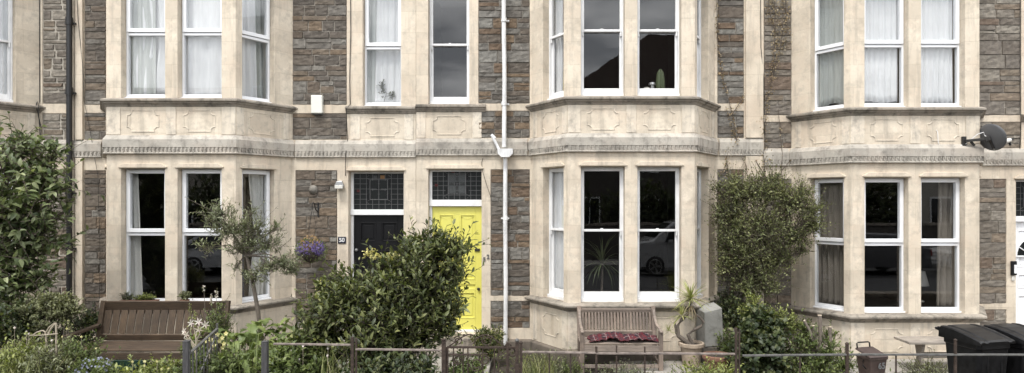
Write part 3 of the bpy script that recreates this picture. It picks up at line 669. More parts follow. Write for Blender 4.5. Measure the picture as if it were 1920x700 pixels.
# doors
d50, a, b, o = door(H50, WX(653), WX(757), .24, 2.20, 2.915, M['door_black'], M['white'], 'a'); plabel(d50, 'black panelled front door')
k = MB(); k.lathe([(.0, -.0), (.024, .002), (.028, .02), (.018, .035), (0, .038)], 14); kn = k.build('door_knob', M['steel'], d50); kn.location = (a+.045+5.37, .14+.025, 1.62); kn.rotation_euler = (R(90), 0, 0)
fanlight(H50, WX(653)+.045, WX(757)-.03, 2.29, 2.885, -.17, 'a')
d52, a, b, o = door(H52, WX(803), WX(903), .27, 2.345, 2.945, M['door_yellow'], M['white'], 'b', rec=.11, tr=.105); plabel(d52, 'bright yellow front door')
k = MB(); k.lathe([(.0, 0), (.02, .002), (.026, .022), (.015, .034), (0, .036)], 14); kn = k.build('door_knob', M['iron_dark'], d52); kn.location = (b-.05-1.543, .11+.02, .98); kn.rotation_euler = (R(90), 0, 0)
k = MB(); fbox(k, WF, b-.115, b-.03, o+.012, o+.03, 1.60, 1.645); sub(d52, 'door_latch', k, M['iron_dark'], bevel=.004)
k = MB(); fbox(k, WF, WX(803)+.02, WX(903)-.02, -.15, -.10, .272, .31); sub(d52, 'weather_bar', k, M['white'], bevel=.008)
fanlight(H52, WX(803)+.045, WX(903)-.008, 2.45, 2.915, -.14, 'b')
d54, a, b, o = door(H54, WX(1905), WX(1995), .105, 2.09, 2.78, M['upvc'], M['upvc'], 'c'); fanlight(H54, WX(1905)+.045, WX(1995)-.03, 2.18, 2.75, -.17, 'b')
k = MB(); cx = (a+b)/2; k.prism([WF.p(cx+.27*math.cos(t), 0, 1.52+.30*math.sin(t)) for t in [math.pi*q/12 for q in range(13)]], WF.n*(o+.0215), WF.n*(o+.024)); sub(d54, 'arched_pane', k, M['st_dark'])
k = MB()
for t in (30, 60, 90, 120, 150): k.bar(WF.p(cx+.09*math.cos(R(t)), o+.026, 1.52+.09*math.sin(R(t))), WF.p(cx+.29*math.cos(R(t)), o+.026, 1.52+.32*math.sin(R(t))), .014, .022, up=(0, -1, 0))
k.tube([WF.p(cx+.28*math.cos(math.pi*q/16), o+.026, 1.52+.31*math.sin(math.pi*q/16)) for q in range(17)], .014, 6); fbox(k, WF, cx-.29, cx+.29, o+.02, o+.036, 1.505, 1.53)
sub(d54, 'sunburst_bars', k, M['upvc'])
d48, a, b, o = door(H48, -12.75, -11.88, .25, 2.2, 2.925, M['door_black'], M['white'], 'a'); fanlight(H48, -12.705, -11.91, 2.29, 2.90, -.17, 'a')
# doorsteps
for H, x0, x1, zt in ((H50, WX(650), WX(760), .235), (H52, WX(800), WX(906), .265), (H54, WX(1902), WX(1998), .10), (H48, -12.8, -11.83, .245)):
    k = MB(); k.box(x0-.05, x1+.05, -.36, .12, -.05, zt); k.box(x0-.05, x1+.05, -.68, -.363, -.05, zt*.5); sub(H, 'doorstep', k, M['ledge'], bevel=.01)
# plinth round the wall foot
k = MB(); sweep(k, [(WX(906)+.06, 0), (.048, 0), (1.543-bh, -Bp), (1.543+bh, -Bp), (3.038, 0), (3.81, 0)], [(-.05, .19), (.05, .17), (.065, .155), (.065, -.05), (-.05, -.05)], False); sub(H52, 'plinth', k, M['plinth'], bevel=.008)
k = MB(); k.box(-3.84, WX(650)-.06, -.045, -.003, -.05, .33); sub(H50, 'plinth', k, M['ashlar'], bevel=.01)
# interior lamp glow is off in daylight; curtains
def FR(Xb, h=Hh): return bay_frames(Xb, h)
Lf, Ff, Rf = FR(-9.48); o = -.34
curtain('white net curtain drawn apart in the upper right splay window of the leftmost bay', Rf, .10, .63, 4.05, 6.05, M['net'], o=-.215, folds=5, amp=.025, waist=(.45, .06, -.02), seed=3)
curtain('white net curtain in the upper front window of the leftmost bay', Ff, .1, .75, 4.05, 6.05, M['net'], o=-.215, folds=5, seed=4)
curtain('white net curtain low in the ground floor splay window behind the leafy tree', Rf, .10, .6, .95, 2.95, M['net'], o=-.215, folds=5, seed=5)
Lf, Ff, Rf = FR(-5.37)
curtain('white voile swagged across the upper left window of the bay of number 50', Ff, -.80, -.06, 4.05, 6.05, M['net'], o=-.235, folds=4, amp=.02, waist=(.5, .18, 0), seed=6)
curtain('grey green curtain hanging at the left of the upper left window of number 50', Ff, -.80, -.36, 4.0, 6.05, M['grey_cloth'], o=-.215, folds=4, amp=.02, bl=0, br=.02, seed=7)
curtain('white voile drawn in shallow swags across the upper middle window of number 50', Ff, .04, .80, 4.0, 6.05, M['net'], o=-.215, folds=3, amp=.014, seed=8)
curtain('white sheer curtain in the upper splay window of number 50', Rf, .06, .45, 4.0, 6.05, M['net'], o=-.235, folds=4, amp=.022, br=.04, seed=9)
curtain('grey green curtain at the right of the upper splay window of number 50', Rf, .44, .70, 4.0, 6.05, M['grey_cloth'], o=-.30, folds=3, amp=.025, seed=10)
curtain('narrow cream curtain tied back at the left of the lower left window of number 50', Ff, -.86, -.64, .85, 2.95, M['linen'], o=-.23, folds=3, amp=.02, br=.09, bl=.02, seed=11)
curtain('long grey white curtain gathered in the lower splay window of number 50', Rf, .33, .66, .85, 2.95, M['linen'], o=-.215, folds=4, amp=.03, waist=(.5, .09, 0), bl=.0, seed=12)
curtain('dark blue curtain edge beside the pale one in the lower splay window of number 50', Rf, .10, .26, .85, 2.95, M['navy_cloth'], o=-.235, folds=2, amp=.02, seed=13)
curtain('white net curtain in the single upper window above the black door', WF, WX(700), WX(757), 4.0, 6.05, M['net'], o=-.235, folds=4, amp=.014, bl=-.04, seed=14)
curtain('grey net curtain edge at the left of the window above the black door', WF, WX(676), WX(704), 4.0, 6.05, M['grey_cloth'], o=-.25, folds=2, amp=.014, seed=15)
Lf, Ff, Rf = FR(1.543, bh)
curtain('gold curtain hanging in the upper left splay window of number 52', Lf, CL-.36, CL-.12, 4.05, 6.05, M['gold_cloth'], o=-.215, folds=3, amp=.02, bl=-.03, waist=(.6, .03, -.03), seed=16)
curtain('white sheer strip beside the gold curtain upstairs at number 52', Lf, CL-.62, CL-.42, 4.05, 6.05, M['net'], o=-.235, folds=2, amp=.02, seed=17)
curtain('white blind cloth drawn down in the lower left splay window of number 52', Lf, CL-.66, CL-.14, .98, 2.95, M['net'], o=-.215, folds=4, amp=.012, seed=18)
Lf, Ff, Rf = FR(5.807)
curtain('grey white curtain in the upper left splay window of the right hand bay', Lf, CL-.66, CL-.16, 3.95, 5.9, M['grey_cloth'], o=-.215, folds=6, amp=.018, hem=.02, seed=19)
curtain('white gathered curtain in the upper middle window of the right hand bay', Ff, -.76, -.13, 3.95, 5.9, M['net'], o=-.215, folds=7, amp=.016, hem=.015, seed=20)
curtain('white gathered curtain in the upper right window of the right hand bay', Ff, .11, .70, 3.93, 5.9, M['net'], o=-.215, folds=7, amp=.016, bl=.03, hem=.012, seed=21)
curtain('brown grey curtain drawn across the lower left splay window of the right hand bay', Lf, CL-.68, CL-.10, .78, 2.74, M['taupe_cloth'], o=-.235, folds=6, amp=.028, seed=22)
curtain('taupe curtain gathered at the right of the lower right window of the right hand bay', Ff, .56, .80, .75, 2.78, M['taupe_cloth'], o=-.30, folds=3, amp=.028, bl=-.05, seed=23)
# ---------------------------------------------------------------- pipes and cables (parts of the houses)
mb = MB(); x = WX(137); mb.tube([(x, -.085, -.05), (x, -.085, 6.4)], .042, 12)
for z in (1.7, 4.22, 5.35, 2.6): mb.tube([(x, -.085, z-.07), (x, -.085, z+.05)], .054, 12); mb.box(x-.085, x+.085, -.075, -.04, z-.055, z-.03)
mb.tube([(x, -.085, .18), (x, -.12, .05)], .046, 12)
sub(H48, 'drainpipe', mb, M['black_pipe'])
mb = MB(); x = WX(948)
mb.tube([(x, -.075, .10), (x+.006, -.075, 1.1), (x-.005, -.08, 2.2), (x, -.075, 3.17)], .035, 12); mb.tube([(x-.02, -.12, 3.3), (x-.014, -.12, 4.4), (x-.026, -.115, 5.4), (x-.02, -.12, 6.35)], .035, 12)
for z in (2.15, 4.0, 5.35): mb.tube([(x-(.02 if z > 3 else 0), -(.12 if z > 3 else .075), z-.03), (x-(.02 if z > 3 else 0), -(.12 if z > 3 else .075), z+.03)], .043, 12); mb.box(x-.07, x+.06, -.07, -.002, z-.012, z+.012)
mb.prism([(x-.12, 0, 3.27), (x+.12, 0, 3.27), (x+.12, 0, 3.19), (x+.06, 0, 3.135), (x-.06, 0, 3.135), (x-.12, 0, 3.19)], (0, -.20, 0), (0, -.06, 0))
mb.tube([(x-.215, -.11, 3.49), (x-.10, -.11, 3.25)], .024, 10); mb.tube([(x-.225, -.10, 3.5), (x-.165, -.11, 3.44)], .024, 10)
sub(H52, 'drainpipe', mb, M['white_pipe'])
def cable(H, pts, r=.006): mb = MB(); mb.tube(pts, r, 5); return sub(H, 'cable', mb, M['iron_dark'])
w = lambda px, py, o=.012: (WX(px), -o, WZ(py))
cable(H50, [w(657, -60), w(658, 60), w(656, 150), w(657, 196), w(652, 205, .08), w(652, 262, .01), w(650, 290, .05), w(648, 330)])
cable(H52, [w(906, 296), w(903, 305), w(905, 322), w(912, 345), w(921, 372)], .004)
cable(H48, [w(72, -60), w(72, 100), w(71, 190), w(76, 200, .09), w(78, 240), w(77, 300), w(78, 560)], .008)
cable(H48, [w(75, -60), w(75.5, 190), w(80, 202, .09), w(80, 330)], .006)
cable(H50, [w(146, -40, .045), w(150, 40, .045), w(158, 130, .03), w(160, 190, .03), w(172, 250, .03), w(186, 330, .03), w(190, 470, .03), w(189, 560, .03)], .004)
cable(H54, [w(1912, -60), w(1912, 210), w(1907, 222, .08), w(1913, 240), w(1911, 285)], .006)
cable(H52, [w(1424, -60, .04), w(1425, 90, .04), w(1431, 150, .02), w(1432, 250)], .006)

# ---------------------------------------------------------------- wall fittings
t = thing('alarm_box', 'ivory plastic alarm box on the stone wall between the upper windows of number 50', 'alarm box', (WX(596.5), 0, WZ(214)))
mb = MB(); mb.box(-.092, .092, -.085, -.004, 0, .295); mb.build('cover', M['ivory'], t, bevel=.012)
mb = MB(); mb.box(-.08, .08, -.05, -.003, -.012, -.001); mb.build('base_plate', M['plastic_grey'], t)
t = thing('security_light', 'small silver wall lamp above the number plaque', 'wall light', (WX(639), 0, WZ(352)))
mb = MB(); mb.prism([(-.07, 0, 0), (.07, 0, 0), (.075, 0, .03), (.045, 0, .10), (-.045, 0, .10), (-.075, 0, .03)], (0, -.10, 0), (0, -.035, 0)); mb.build('housing', M['steel'], t, bevel=.008)
mb = MB(); mb.box(-.065, .065, -.12, -.10, -.02, .035); mb.build('lens', M['ceramic'], t, bevel=.006)
mb = MB(); mb.box(-.03, .03, -.034, -.002, .0, .11); mb.build('bracket', M['white'], t)
def textmesh(body, size, depth=.002):
    c = bpy.data.curves.new('t', 'FONT'); c.body = body; c.size = size; c.extrude = depth; c.offset = size*.018; c.align_x = 'CENTER'; c.align_y = 'CENTER'; c.resolution_u = 4
    o = bpy.data.objects.new('t', c); col.objects.link(o); dg = bpy.context.evaluated_depsgraph_get()
    me = bpy.data.meshes.new_from_object(o.evaluated_get(dg)); bpy.data.objects.remove(o); me.transform(Matrix.Rotation(R(90), 4, 'X')); return me
def letters(name, body, size, mat, parent, loc, rz=0, depth=.002):
    me = textmesh(body, size, depth); me.materials.clear(); me.materials.append(mat)
    o = bpy.data.objects.new(name, me); col.objects.link(o); o.parent = parent; o.location = loc; o.rotation_euler = (0, 0, rz); return o
t = thing('number_plaque', 'small dark blue plaque reading 50 beside the black door', 'house number', (WX(641.5), 0, WZ(450.5)))
mb = MB(); mb.box(-.066, .066, -.014, -.003, -.055, .055); mb.build('plate', M['navy'], t, bevel=.004)
letters('digits', '50', .092, M['white'], t, (0, -.017, 0))
t = thing('house_number', 'dark metal figures 52 fixed to the pier right of the yellow door', 'house number', (WX(911.5), 0, WZ(484.5)))
letters('digit', '5', .095, M['lead'], t, (-.03, -.010, -.018), depth=.004); letters('digit', '2', .095, M['lead'], t, (.033, -.010, .022), depth=.004)
t = thing('entry_keypad', 'small black keypad with pale cover left of the white front door', 'door entry box', (WX(1899), 0, WZ(516)))
mb = MB(); mb.box(-.045, .045, -.035, -.003, 0, .23); mb.build('housing', M['plastic_blk'], t, bevel=.008)
mb = MB(); mb.box(-.008, .036, -.045, -.036, .03, .17); mb.build('cover', M['upvc'], t, bevel=.006)
mb = MB(); mb.box(-.03, .02, -.02, -.003, -.09, -.02); mb.build('bell_push', M['ceramic'], t, bevel=.004)
# carved boss
mb = MB(); rs = random.Random(3)
mb.lathe([(.075, 0), (.072, .02), (.05, .045), (.035, .06), (0, .065)], 14); tt = mb.build('stone_boss', M['rubble_brown'], None, smooth=True)
tt.location = (WX(588), -.005, WZ(356)); tt.rotation_euler = (R(90), 0, 0); tag(tt, 'small worn carved stone head set in the wall above the hanging basket', 'carving')

# satellite dish
t = thing('satellite_dish', 'dark grey satellite dish on an arm fixed to the right bay', 'satellite dish', (6.56, -.80, 3.33))
def dpt(a, r, depth, n, u, v, c): return c + u*(r*math.cos(a)*1.08) + v*(r*math.sin(a)) + n*depth
n = Vector((.93, .22, .30)).normalized(); u = n.cross(Vector((0, 0, 1))).normalized(); v = u.cross(n)
dc = Vector((.31, -.14, .05))
mb = MB(); NR, NA = 7, 36
for side in (0, 1):
    for i in range(NR+1):
        r = .205*i/NR
        for k in range(NA): mb.v.append(tuple(dpt(2*math.pi*k/NA, max(r, .001), .9*r*r-side*.006-(.045), n, u, v, dc)))
for side in (0, 1):
    for i in range(NR):
        for k in range(NA):
            a = side*(NR+1)*NA+i*NA+k; b = side*(NR+1)*NA+i*NA+(k+1) % NA; mb.f.append((a, b, b+NA, a+NA))
for k in range(NA): a = NR*NA+k; b = NR*NA+(k+1) % NA; off = (NR+1)*NA; mb.f.append((a, b, b+off, a+off))
mb.build('reflector', M['dish'], t, smooth=True)
mb = MB(); mb.box(-.06, .0, -.035, .0, -.07, .07); mb.bar((-.03, -.05, 0), (.20, -.13, .02), .035, .04); mb.bar((.05, -.05, -.01), (.10, -.06, -.07), .03, .03)
mb.bar((.20, -.13, .02), dc+n*-.055, .05, .07); mb.bar(dc+n*-.06-v*.02, dc+n*-.03-v*.17, .04, .02)
mb.build('mounting_arm', M['iron_dark'], t, bevel=.004)
lnb = dc+n*.25-v*.13; mb = MB(); mb.bar(dc+n*-.03-v*.18, lnb, .022, .018, up=v); mb.build('feed_arm', M['steel'], t)
mb = MB(); mb.tube([lnb-n*.05, lnb-n*.0, lnb+n*.05], [.032, .036, .03], 12); mb.build('receiver', M['ceramic'], t, smooth=False)
mb = MB(); mb.tube([lnb+n*.051, lnb+n*.09], [.022, .022], 10); mb.tube([lnb+n*.03, lnb+n*.03-v*.08], [.018, .016], 10); mb.build('receiver_socket', M['plastic_blk'], t)
mb = MB(); mb.tube([dc+n*-.07+v*.0, dc+n*-.09+v*.06-u*.04, (.18, -.14, .12), (.12, -.11, .10), (.05, -.05, .02), (-.02, -.03, -.05), (-.15, -.015, -.085), (-.36, -.012, -.08), (-.41, -.012, -.03), (-.42, -.012, .14), (-.44, -.012, .17)], .005, 6); mb.build('white_lead', M['white'], t)

# hanging basket bracket is built with the plants; benches
def bench(label, name, loc, rz, W, slats, mats, back_h=.92, style='straight', seat_d=.46):
    mv, mh = mats; t = thing('garden_bench', label, 'bench', loc, rz)
    sh = .43; hw = W/2; rake = .12; lw = .06
    for s in (-1, 1):
        m = MB(); x = s*(hw-lw/2); m.bar((x, .0, 0), (x, .0, .62), lw, lw, up=(0, 1, 0)); m.build('leg', mv, t, bevel=.004)
        m = MB(); m.bar((x, seat_d+.02, 0), (x, seat_d+.02, sh), lw, lw, up=(0, 1, 0)); m.bar((x, seat_d+.02, sh-.01), (x, seat_d+.02+rake, back_h), lw, lw, up=(0, 1, 0)); m.build('leg', mv, t, bevel=.004)
        m = MB()
        if style == 'straight': m.bar((x, -.05, .625), (x, seat_d+.05, .65), .085, .035)
        else:
            pts = [(x, -.05, .60), (x, .06, .63), (x, .2, .635), (x, .32, .66), (x, .44, .74), (x, .5, .83)]
            for p, q in zip(pts, pts[1:]): m.bar(p, q, .04, .028)
        m.build('armrest', mh, t, bevel=.008)
    m = MB()
    n = 5 if slats[1] > .05 else 6; sw = (seat_d-.0)/n
    m.bar((-hw+lw, -.012, sh-.06), (hw-lw, -.012, sh-.06), .03, .085); m.bar((-hw+lw, seat_d+.02, sh-.05), (hw-lw, seat_d+.02, sh-.05), .03, .07)
    for i in range(n): y = -.02+sw*(i+.5); m.bar((-hw+.005, y, sh+.008+.002*math.sin(i*2)), (hw-.005, y, sh+.008), sw-.012, .02)
    m.build('seat', mh, t, bevel=.004)
    m = MB(); y0 = seat_d+.025; f = lambda z: y0+rake*(z-sh)/(back_h-sh)
    m.bar((-hw+lw, f(back_h-.07), back_h-.065), (hw-lw, f(back_h-.07), back_h-.065), .03, .13 if style == 'straight' else .06, up=(0, -.25, 1)); m.bar((-hw+lw, f(sh+.055), sh+.055), (hw-lw, f(sh+.055), sh+.055), .03, .085, up=(0, -.25, 1))
    m.build('back_rail', mh, t, bevel=.005)
    m = MB(); ns, sw = slats
    for i in range(ns):
        x = -hw+lw+(W-2*lw)*(i+.5)/ns; m.bar((x, f(sh+.10)-.004, sh+.10), (x, f(back_h-.12)-.004, back_h-(.125 if style == 'straight' else .09)), sw, .014, up=(0, 1, 0))
    m.build('backrest', mv, t, bevel=.003)
    m = MB(); m.bar((-hw+lw, .0, .12), (hw-lw, .0, .12), .025, .05)
    for s in (-1, 1): m.bar((s*(hw-lw/2), .03, .13), (s*(hw-lw/2), seat_d-.01, .13), .025, .05)
    m.build('stretcher', mh, t, bevel=.004)
    return t
bench('wide brown stained garden bench below the left bay window', '', (-4.98, -2.27, .10), 0, 1.76, (15, .094), (M['teak_v'], M['teak_h']), back_h=.965, seat_d=.52)
bench('weathered grey garden bench with narrow slats and a tartan rug on its seat', '', (1.30, -1.45, .0), 0, 1.16, (22, .028), (M['grey_v'], M['grey_h']), back_h=.87, style='curved', seat_d=.42)
# tartan rug
m, nt_, pr, out = newmat('tartan_wool'); tcn = nd(nt_, 'TexCoord'); sp = nd(nt_, 'SeparateXYZ'); nt_.links.new(tcn.outputs['Object'], sp.inputs[0])
def stripes(axis, sc):
    f = mathn(nt_, 'FRACT', mathn(nt_, 'MULTIPLY', sp.outputs[axis], sc)); return f
ca = ramp(nt_, stripes(0, 6.2), [(0, (.085, .010, .015)), (.24, (.010, .010, .014)), (.56, (.085, .010, .015)), (.60, (.36, .33, .31)), (.64, (.085, .010, .015)), (.84, (.02, .02, .03)), (.93, (.085, .010, .015))], 'CONSTANT')
cb_ = ramp(nt_, stripes(1, 7.1), [(0, (.085, .010, .015)), (.36, (.014, .014, .02)), (.55, (.085, .010, .015)), (.62, (.33, .31, .29)), (.67, (.085, .010, .015)), (.82, (.02, .02, .03)), (.92, (.085, .010, .015))], 'CONSTANT')
nt_.links.new(mixc(nt_, .5, ca, cb_), pr.inputs['Base Color']); pr.inputs['Roughness'].default_value = .95; M['tartan'] = m
mb = MB(); nx, ny = 60, 26; rs = np.random.RandomState(4); ph = rs.rand(12)*6
for j in range(ny+1):
    for i in range(nx+1):
        x = -.46+1.0*i/nx; y = -.03+.40*j/ny
        x2 = x+.02*math.sin(y*22+ph[0]); y2 = y+.03*math.sin(x*9+ph[1])+.018*math.sin(x*23+ph[2])
        w_ = .5+.5*math.sin(x*17+ph[3]+2*math.sin(y*11)); z = .008+.030*w_**2+.022*abs(math.sin(x*31+y*19+ph[4]))+.016*abs(math.sin(y*33-x*13+ph[5]))
        z *= min(1, 5*min(i, nx-i)/nx+.2)
        mb.v.append((x2, y2, z))
for j in range(ny):
    for i in range(nx): a = j*(nx+1)+i; mb.f.append((a, a+1, a+nx+2, a+nx+1))
rug = mb.build('tartan_rug', M['tartan'], None, smooth=True); rug.location = (1.32, -1.44, .452); mo = rug.modifiers.new('thick', 'SOLIDIFY'); mo.thickness = .008; mo.offset = 1
tag(rug, 'crumpled red tartan rug lying on the grey bench', 'rug')
# old plank bench at the right
t = thing('plank_bench', 'low old wooden bench of bleached boards behind the black bins', 'bench', (5.88, -1.38, .05))
m = MB()
for i in range(3): m.box(-.62, .66, -.19+i*.13, -.19+i*.13+.122, .40, .435)
m.build('seat', M['old_h'], t, bevel=.006)
for s in (-.36, .45):
    m = MB(); m.prism([(0, -.15, 0), (0, .15, 0), (0, .08, .08), (0, .045, .2), (0, .10, .395), (0, -.10, .395), (0, -.045, .2), (0, -.08, .08)], (s-.022, 0, 0), (s+.022, 0, 0)); m.build('leg', M['old_h'], t, bevel=.005)
m = MB(); m.box(-.33, .42, -.015, .02, .17, .25); m.build('stretcher', M['old_h'], t, bevel=.004)

# wheelie bins
def wheelie(label, loc, rz):
    t = thing('wheelie_bin', label, 'bin', loc, rz, 'black wheelie bins at the right'); t.scale = (.96, .96, .94)
    m = MB(); w0, d0, w1, d1, h = .19, .20, .235, .255, .90
    secs = [(w0, d0, .03), (w0+.008, d0+.01, .2), (w1-.004, d1-.008, h-.09), (w1+.008, d1+.004, h-.085), (w1+.008, d1+.004, h)]
    def ring(w_, d_, z): 
        c = .04; return [(-w_+c, -d_, z), (w_-c, -d_, z), (w_, -d_+c, z), (w_, d_-c, z), (w_-c, d_, z), (-w_+c, d_, z), (-w_, d_-c, z), (-w_, -d_+c, z)]
    for s in secs: m.v += ring(*s)
    for i in range(len(secs)-1):
        for k in range(8): m.f.append((i*8+k, i*8+(k+1) % 8, (i+1)*8+(k+1) % 8, (i+1)*8+k))
    m.f.append(tuple(range(8))[::-1]); m.f.append(tuple(range((len(secs)-1)*8, len(secs)*8)))
    for s in (-1, 1): m.box(s*.10-.012, s*.10+.012, -d1+.012, -d1+.045, .12, h-.12)
    m.build('body', M['plastic_blk'], t, bevel=.008)
    # lid: domed, sloping down to the front, hinge at the back
    m = MB(); n = 12; W = w1+.022
    def top(y): # y: -1 front .. 1 back
        return h+.012+.075*(1-((1-y)/2)**1.6)*1.0+.015
    prof = [(-.285, h-.02), (-.29, h+.012), (-.262, h+.028), (-.18, h+.052), (-.06, h+.082), (.08, h+.108), (.20, h+.118), (.262, h+.112), (.285, h+.07), (.285, h+.0)]
    xs = [(-W, -.035), (-W+.004, -.016), (-W+.016, -.004), (-W+.05, .0), (-W+.075, -.012), (-W+.10, -.012), (-W+.125, 0), (W-.125, 0), (W-.10, -.012), (W-.075, -.012), (W-.05, 0), (W-.016, -.004), (W-.004, -.016), (W, -.035)]
    for y, z in prof:
        for x, dz in xs: m.v.append((x, y, h-.03 if abs(x) == W else (z+dz if z > h else z)))
    for i in range(len(prof)-1):
        for k in range(len(xs)-1): a = i*len(xs)+k; m.f.append((a, a+1, a+1+len(xs), a+len(xs)))
    lid = m.build('lid', M['plastic_blk'], t, smooth=False); mo = lid.modifiers.new('th', 'SOLIDIFY'); mo.thickness = .006
    m = MB()
    for s in (-1, 1): m.bar((s*.20, .26, h+.045), (s*.20, .345, h+.06), .03, .05)
    m.tube([(-.235, .345, h+.06), (.235, .345, h+.06)], .017, 10); m.build('handle', M['plastic_blk'], t, bevel=.004)
    for s in (-1, 1):
        m = MB(); m.tube([(s*.20, .20, .10), (s*.25, .20, .10)], .10, 20); m.build('wheel', M['tyre'], t, bevel=.012)
    return t
wheelie('black wheelie bin standing nearer the middle of the picture', (5.21, -2.93, .0), R(13))
wheelie('black wheelie bin cut by the right edge of the photograph', (5.76, -2.88, .0), R(14))
# food caddy
t = thing('food_caddy', 'small brown food waste caddy marked 65 in front of the right bay', 'food bin', (4.50, -2.0, .066), R(14)); t.scale = (.86, .86, .86)
m = MB(); s = [(.12, .11, 0), (.15, .14, .36), (.162, .152, .365), (.162, .152, .40)]
for w_, d_, z in s: m.v += [(-w_, -d_, z), (w_, -d_, z), (w_, d_, z), (-w_, d_, z)]
for i in range(3):
    for k in range(4): m.f.append((i*4+k, i*4+(k+1) % 4, (i+1)*4+(k+1) % 4, (i+1)*4+k))
m.f += [(3, 2, 1, 0), (12, 13, 14, 15)]; m.build('body', M['plastic_brown'], t, bevel=.012)
m = MB(); m.add([(-.17, -.16, .395), (.17, -.16, .395), (.17, .16, .47), (-.17, .16, .47), (-.16, -.15, .42), (.16, -.15, .42), (.15, .14, .50), (-.15, .14, .50)], [(0, 1, 2, 3), (4, 5, 6, 7), (0, 1, 5, 4), (1, 2, 6, 5), (2, 3, 7, 6), (3, 0, 4, 7)]); m.build('lid', M['plastic_brown'], t, bevel=.01)
m = MB(); m.tube([(-.15, .12, .49), (-.15, .13, .56), (-.13, .13, .575), (.06, .13, .575), (.08, .13, .56), (.08, .12, .50)], .011, 8); m.tube([(-.165, -.02, .34), (-.20, -.05, .33), (-.205, -.06, .27), (-.16, -.06, .22)], .010, 8); m.build('handle', M['plastic_blk'], t)
letters('number', '65', .13, M['plastic_grey'], t, (.045, -.152, .27), depth=.001)
# grey block, pots, crates
t = MB(); t.add([(-.14, -.16, 0), (.13, -.17, 0), (.15, .15, .02), (-.12, .16, .02), (-.17, -.18, .56), (.09, -.19, .62), (.17, .17, .65), (-.14, .18, .60)], [(0, 3, 2, 1), (4, 5, 6, 7), (0, 1, 5, 4), (1, 2, 6, 5), (2, 3, 7, 6), (3, 0, 4, 7)])
ob = t.build('concrete_block', M['concrete'], None, bevel=.012); ob.location = (2.70, -.84, .29); ob.scale = (1.12, 1, .92); ob.rotation_euler = (0, 0, R(16)); tag(ob, 'pale grey block of concrete wider at the top standing beside the bay', 'concrete block')
t = MB(); t.box(-.26, .26, -.2, .2, 0, .285); ob = t.build('brick_pier', M['rubble_brown'], None, bevel=.01); ob.location = (2.72, -.82, .0); tag(ob, 'low dark stone base under the pale concrete block', 'stone base')
def pot(label, loc, r0, r1, h, mat, name='plant_pot', group=None, rim=.02, soil=True, stretch=1):
    t = thing(name, label, 'plant pot', loc, 0, group)
    m = MB(); m.lathe([(r0, 0), (r0+(r1-r0)*.35, h*.4), (r1-.008, h-.055), (r1+rim, h-.05), (r1+rim, h-.006), (r1+rim-.01, h), (r1-.01, h), (r1-.016, h-.035), (r1-.03, h-.04), (0, h-.04)], 24)
    m.v = [(x*stretch, y, z) for x, y, z in m.v]
    m.build('pot', mat, t, bevel=0)
    if soil:
        m = MB(); m.lathe([(0, h-.0395), (r1-.02, h-.0392), (r1-.02, h-.034), (r1*.5, h-.026), (0, h-.022)], 18); m.v = [(x*stretch, y, z) for x, y, z in m.v]; m.build('soil', M['soil'], t)
    return t
pot('pale terracotta pot holding the spiky palm', (2.355, -1.15, .03), .12, .165, .36, M['terracotta_pale'])
pot('brown terracotta pot with bare soil right of the palm', (2.63, -1.5, .03), .15, .19, .27, M['terracotta'])
pot('wide terracotta pot on the shelf at the left edge', (-7.35, -1.85, .93), .16, .24, .20, M['terracotta'])
mb = MB(); mb.box(-7.9, -6.95, -2.1, -1.6, .885, .925)
for x in (-7.85, -7.0): mb.box(x-.025, x+.025, -2.05, -1.65, 0, .884)
sh = mb.build('plant_shelf', M['old_h'], None, bevel=.004); tag(sh, 'grey wooden shelf under the terracotta pot at the left edge', 'shelf')
t = thing('window_trough', 'terracotta trough of succulents on the sill of the left bay window', 'planter', (C(264, 570, 9.4).x, -.88, .885)); S = .27
m = MB(); m.add([(-S+.02, -.05, 0), (S-.02, -.05, 0), (S-.02, .05, 0), (-S+.02, .05, 0), (-S, -.065, .075), (S, -.065, .075), (S, .065, .075), (-S, .065, .075)], [(0, 3, 2, 1), (4, 5, 6, 7), (0, 1, 5, 4), (1, 2, 6, 5), (2, 3, 7, 6), (3, 0, 4, 7)]); m.build('trough', M['terracotta'], t, bevel=.008); TROUGH = t
pot('tiny terracotta pot of greenery on the middle of the left bay sill', (C(347, 563, 9.4).x, -.86, .885), .045, .06, .08, M['terracotta'], rim=.006)
mb = MB(); mb.box(-.2, .2, -.14, .14, 0, .26); mb.box(-.215, .215, -.155, .155, .262, .29)
def crate(label, loc, mat, w_=.22, d=.16, h=.30, rz=0):
    m = MB(); c = [(-w_+.02, -d+.02, 0), (w_-.02, -d+.02, 0), (w_-.02, d-.02, 0), (-w_+.02, d-.02, 0), (-w_, -d, h), (w_, -d, h), (w_, d, h), (-w_, d, h), (-w_+.02, -d+.02, h), (w_-.02, -d+.02, h), (w_-.02, d-.02, h), (-w_+.02, d-.02, h), (-w_+.03, -d+.03, .02), (w_-.03, -d+.03, .02), (w_-.03, d-.03, .02), (-w_+.03, d-.03, .02)]
    f = [(3, 2, 1, 0), (12, 13, 14, 15)]
    for a in (0, 4, 8):
        for k in range(4): f.append((a+k, a+(k+1) % 4, a+4+(k+1) % 4, a+4+k))
    m.add(c, f); m.obox((0, -d-.006, h-.02), (w_+.006, 0, 0), (0, .006, 0), (0, 0, .018)); o = m.build('storage_box', mat, None, bevel=.006); o.location = loc; o.rotation_euler = (0, 0, rz); return tag(o, label, 'storage box')
crate('grey plastic recycling box under the brown bench', (-5.45, -2.62, .08), M['plastic_grey'], rz=R(4), h=.36)
crate('green plastic recycling box under the brown bench', (-4.95, -2.55, .08), M['plastic_green'], h=.37)
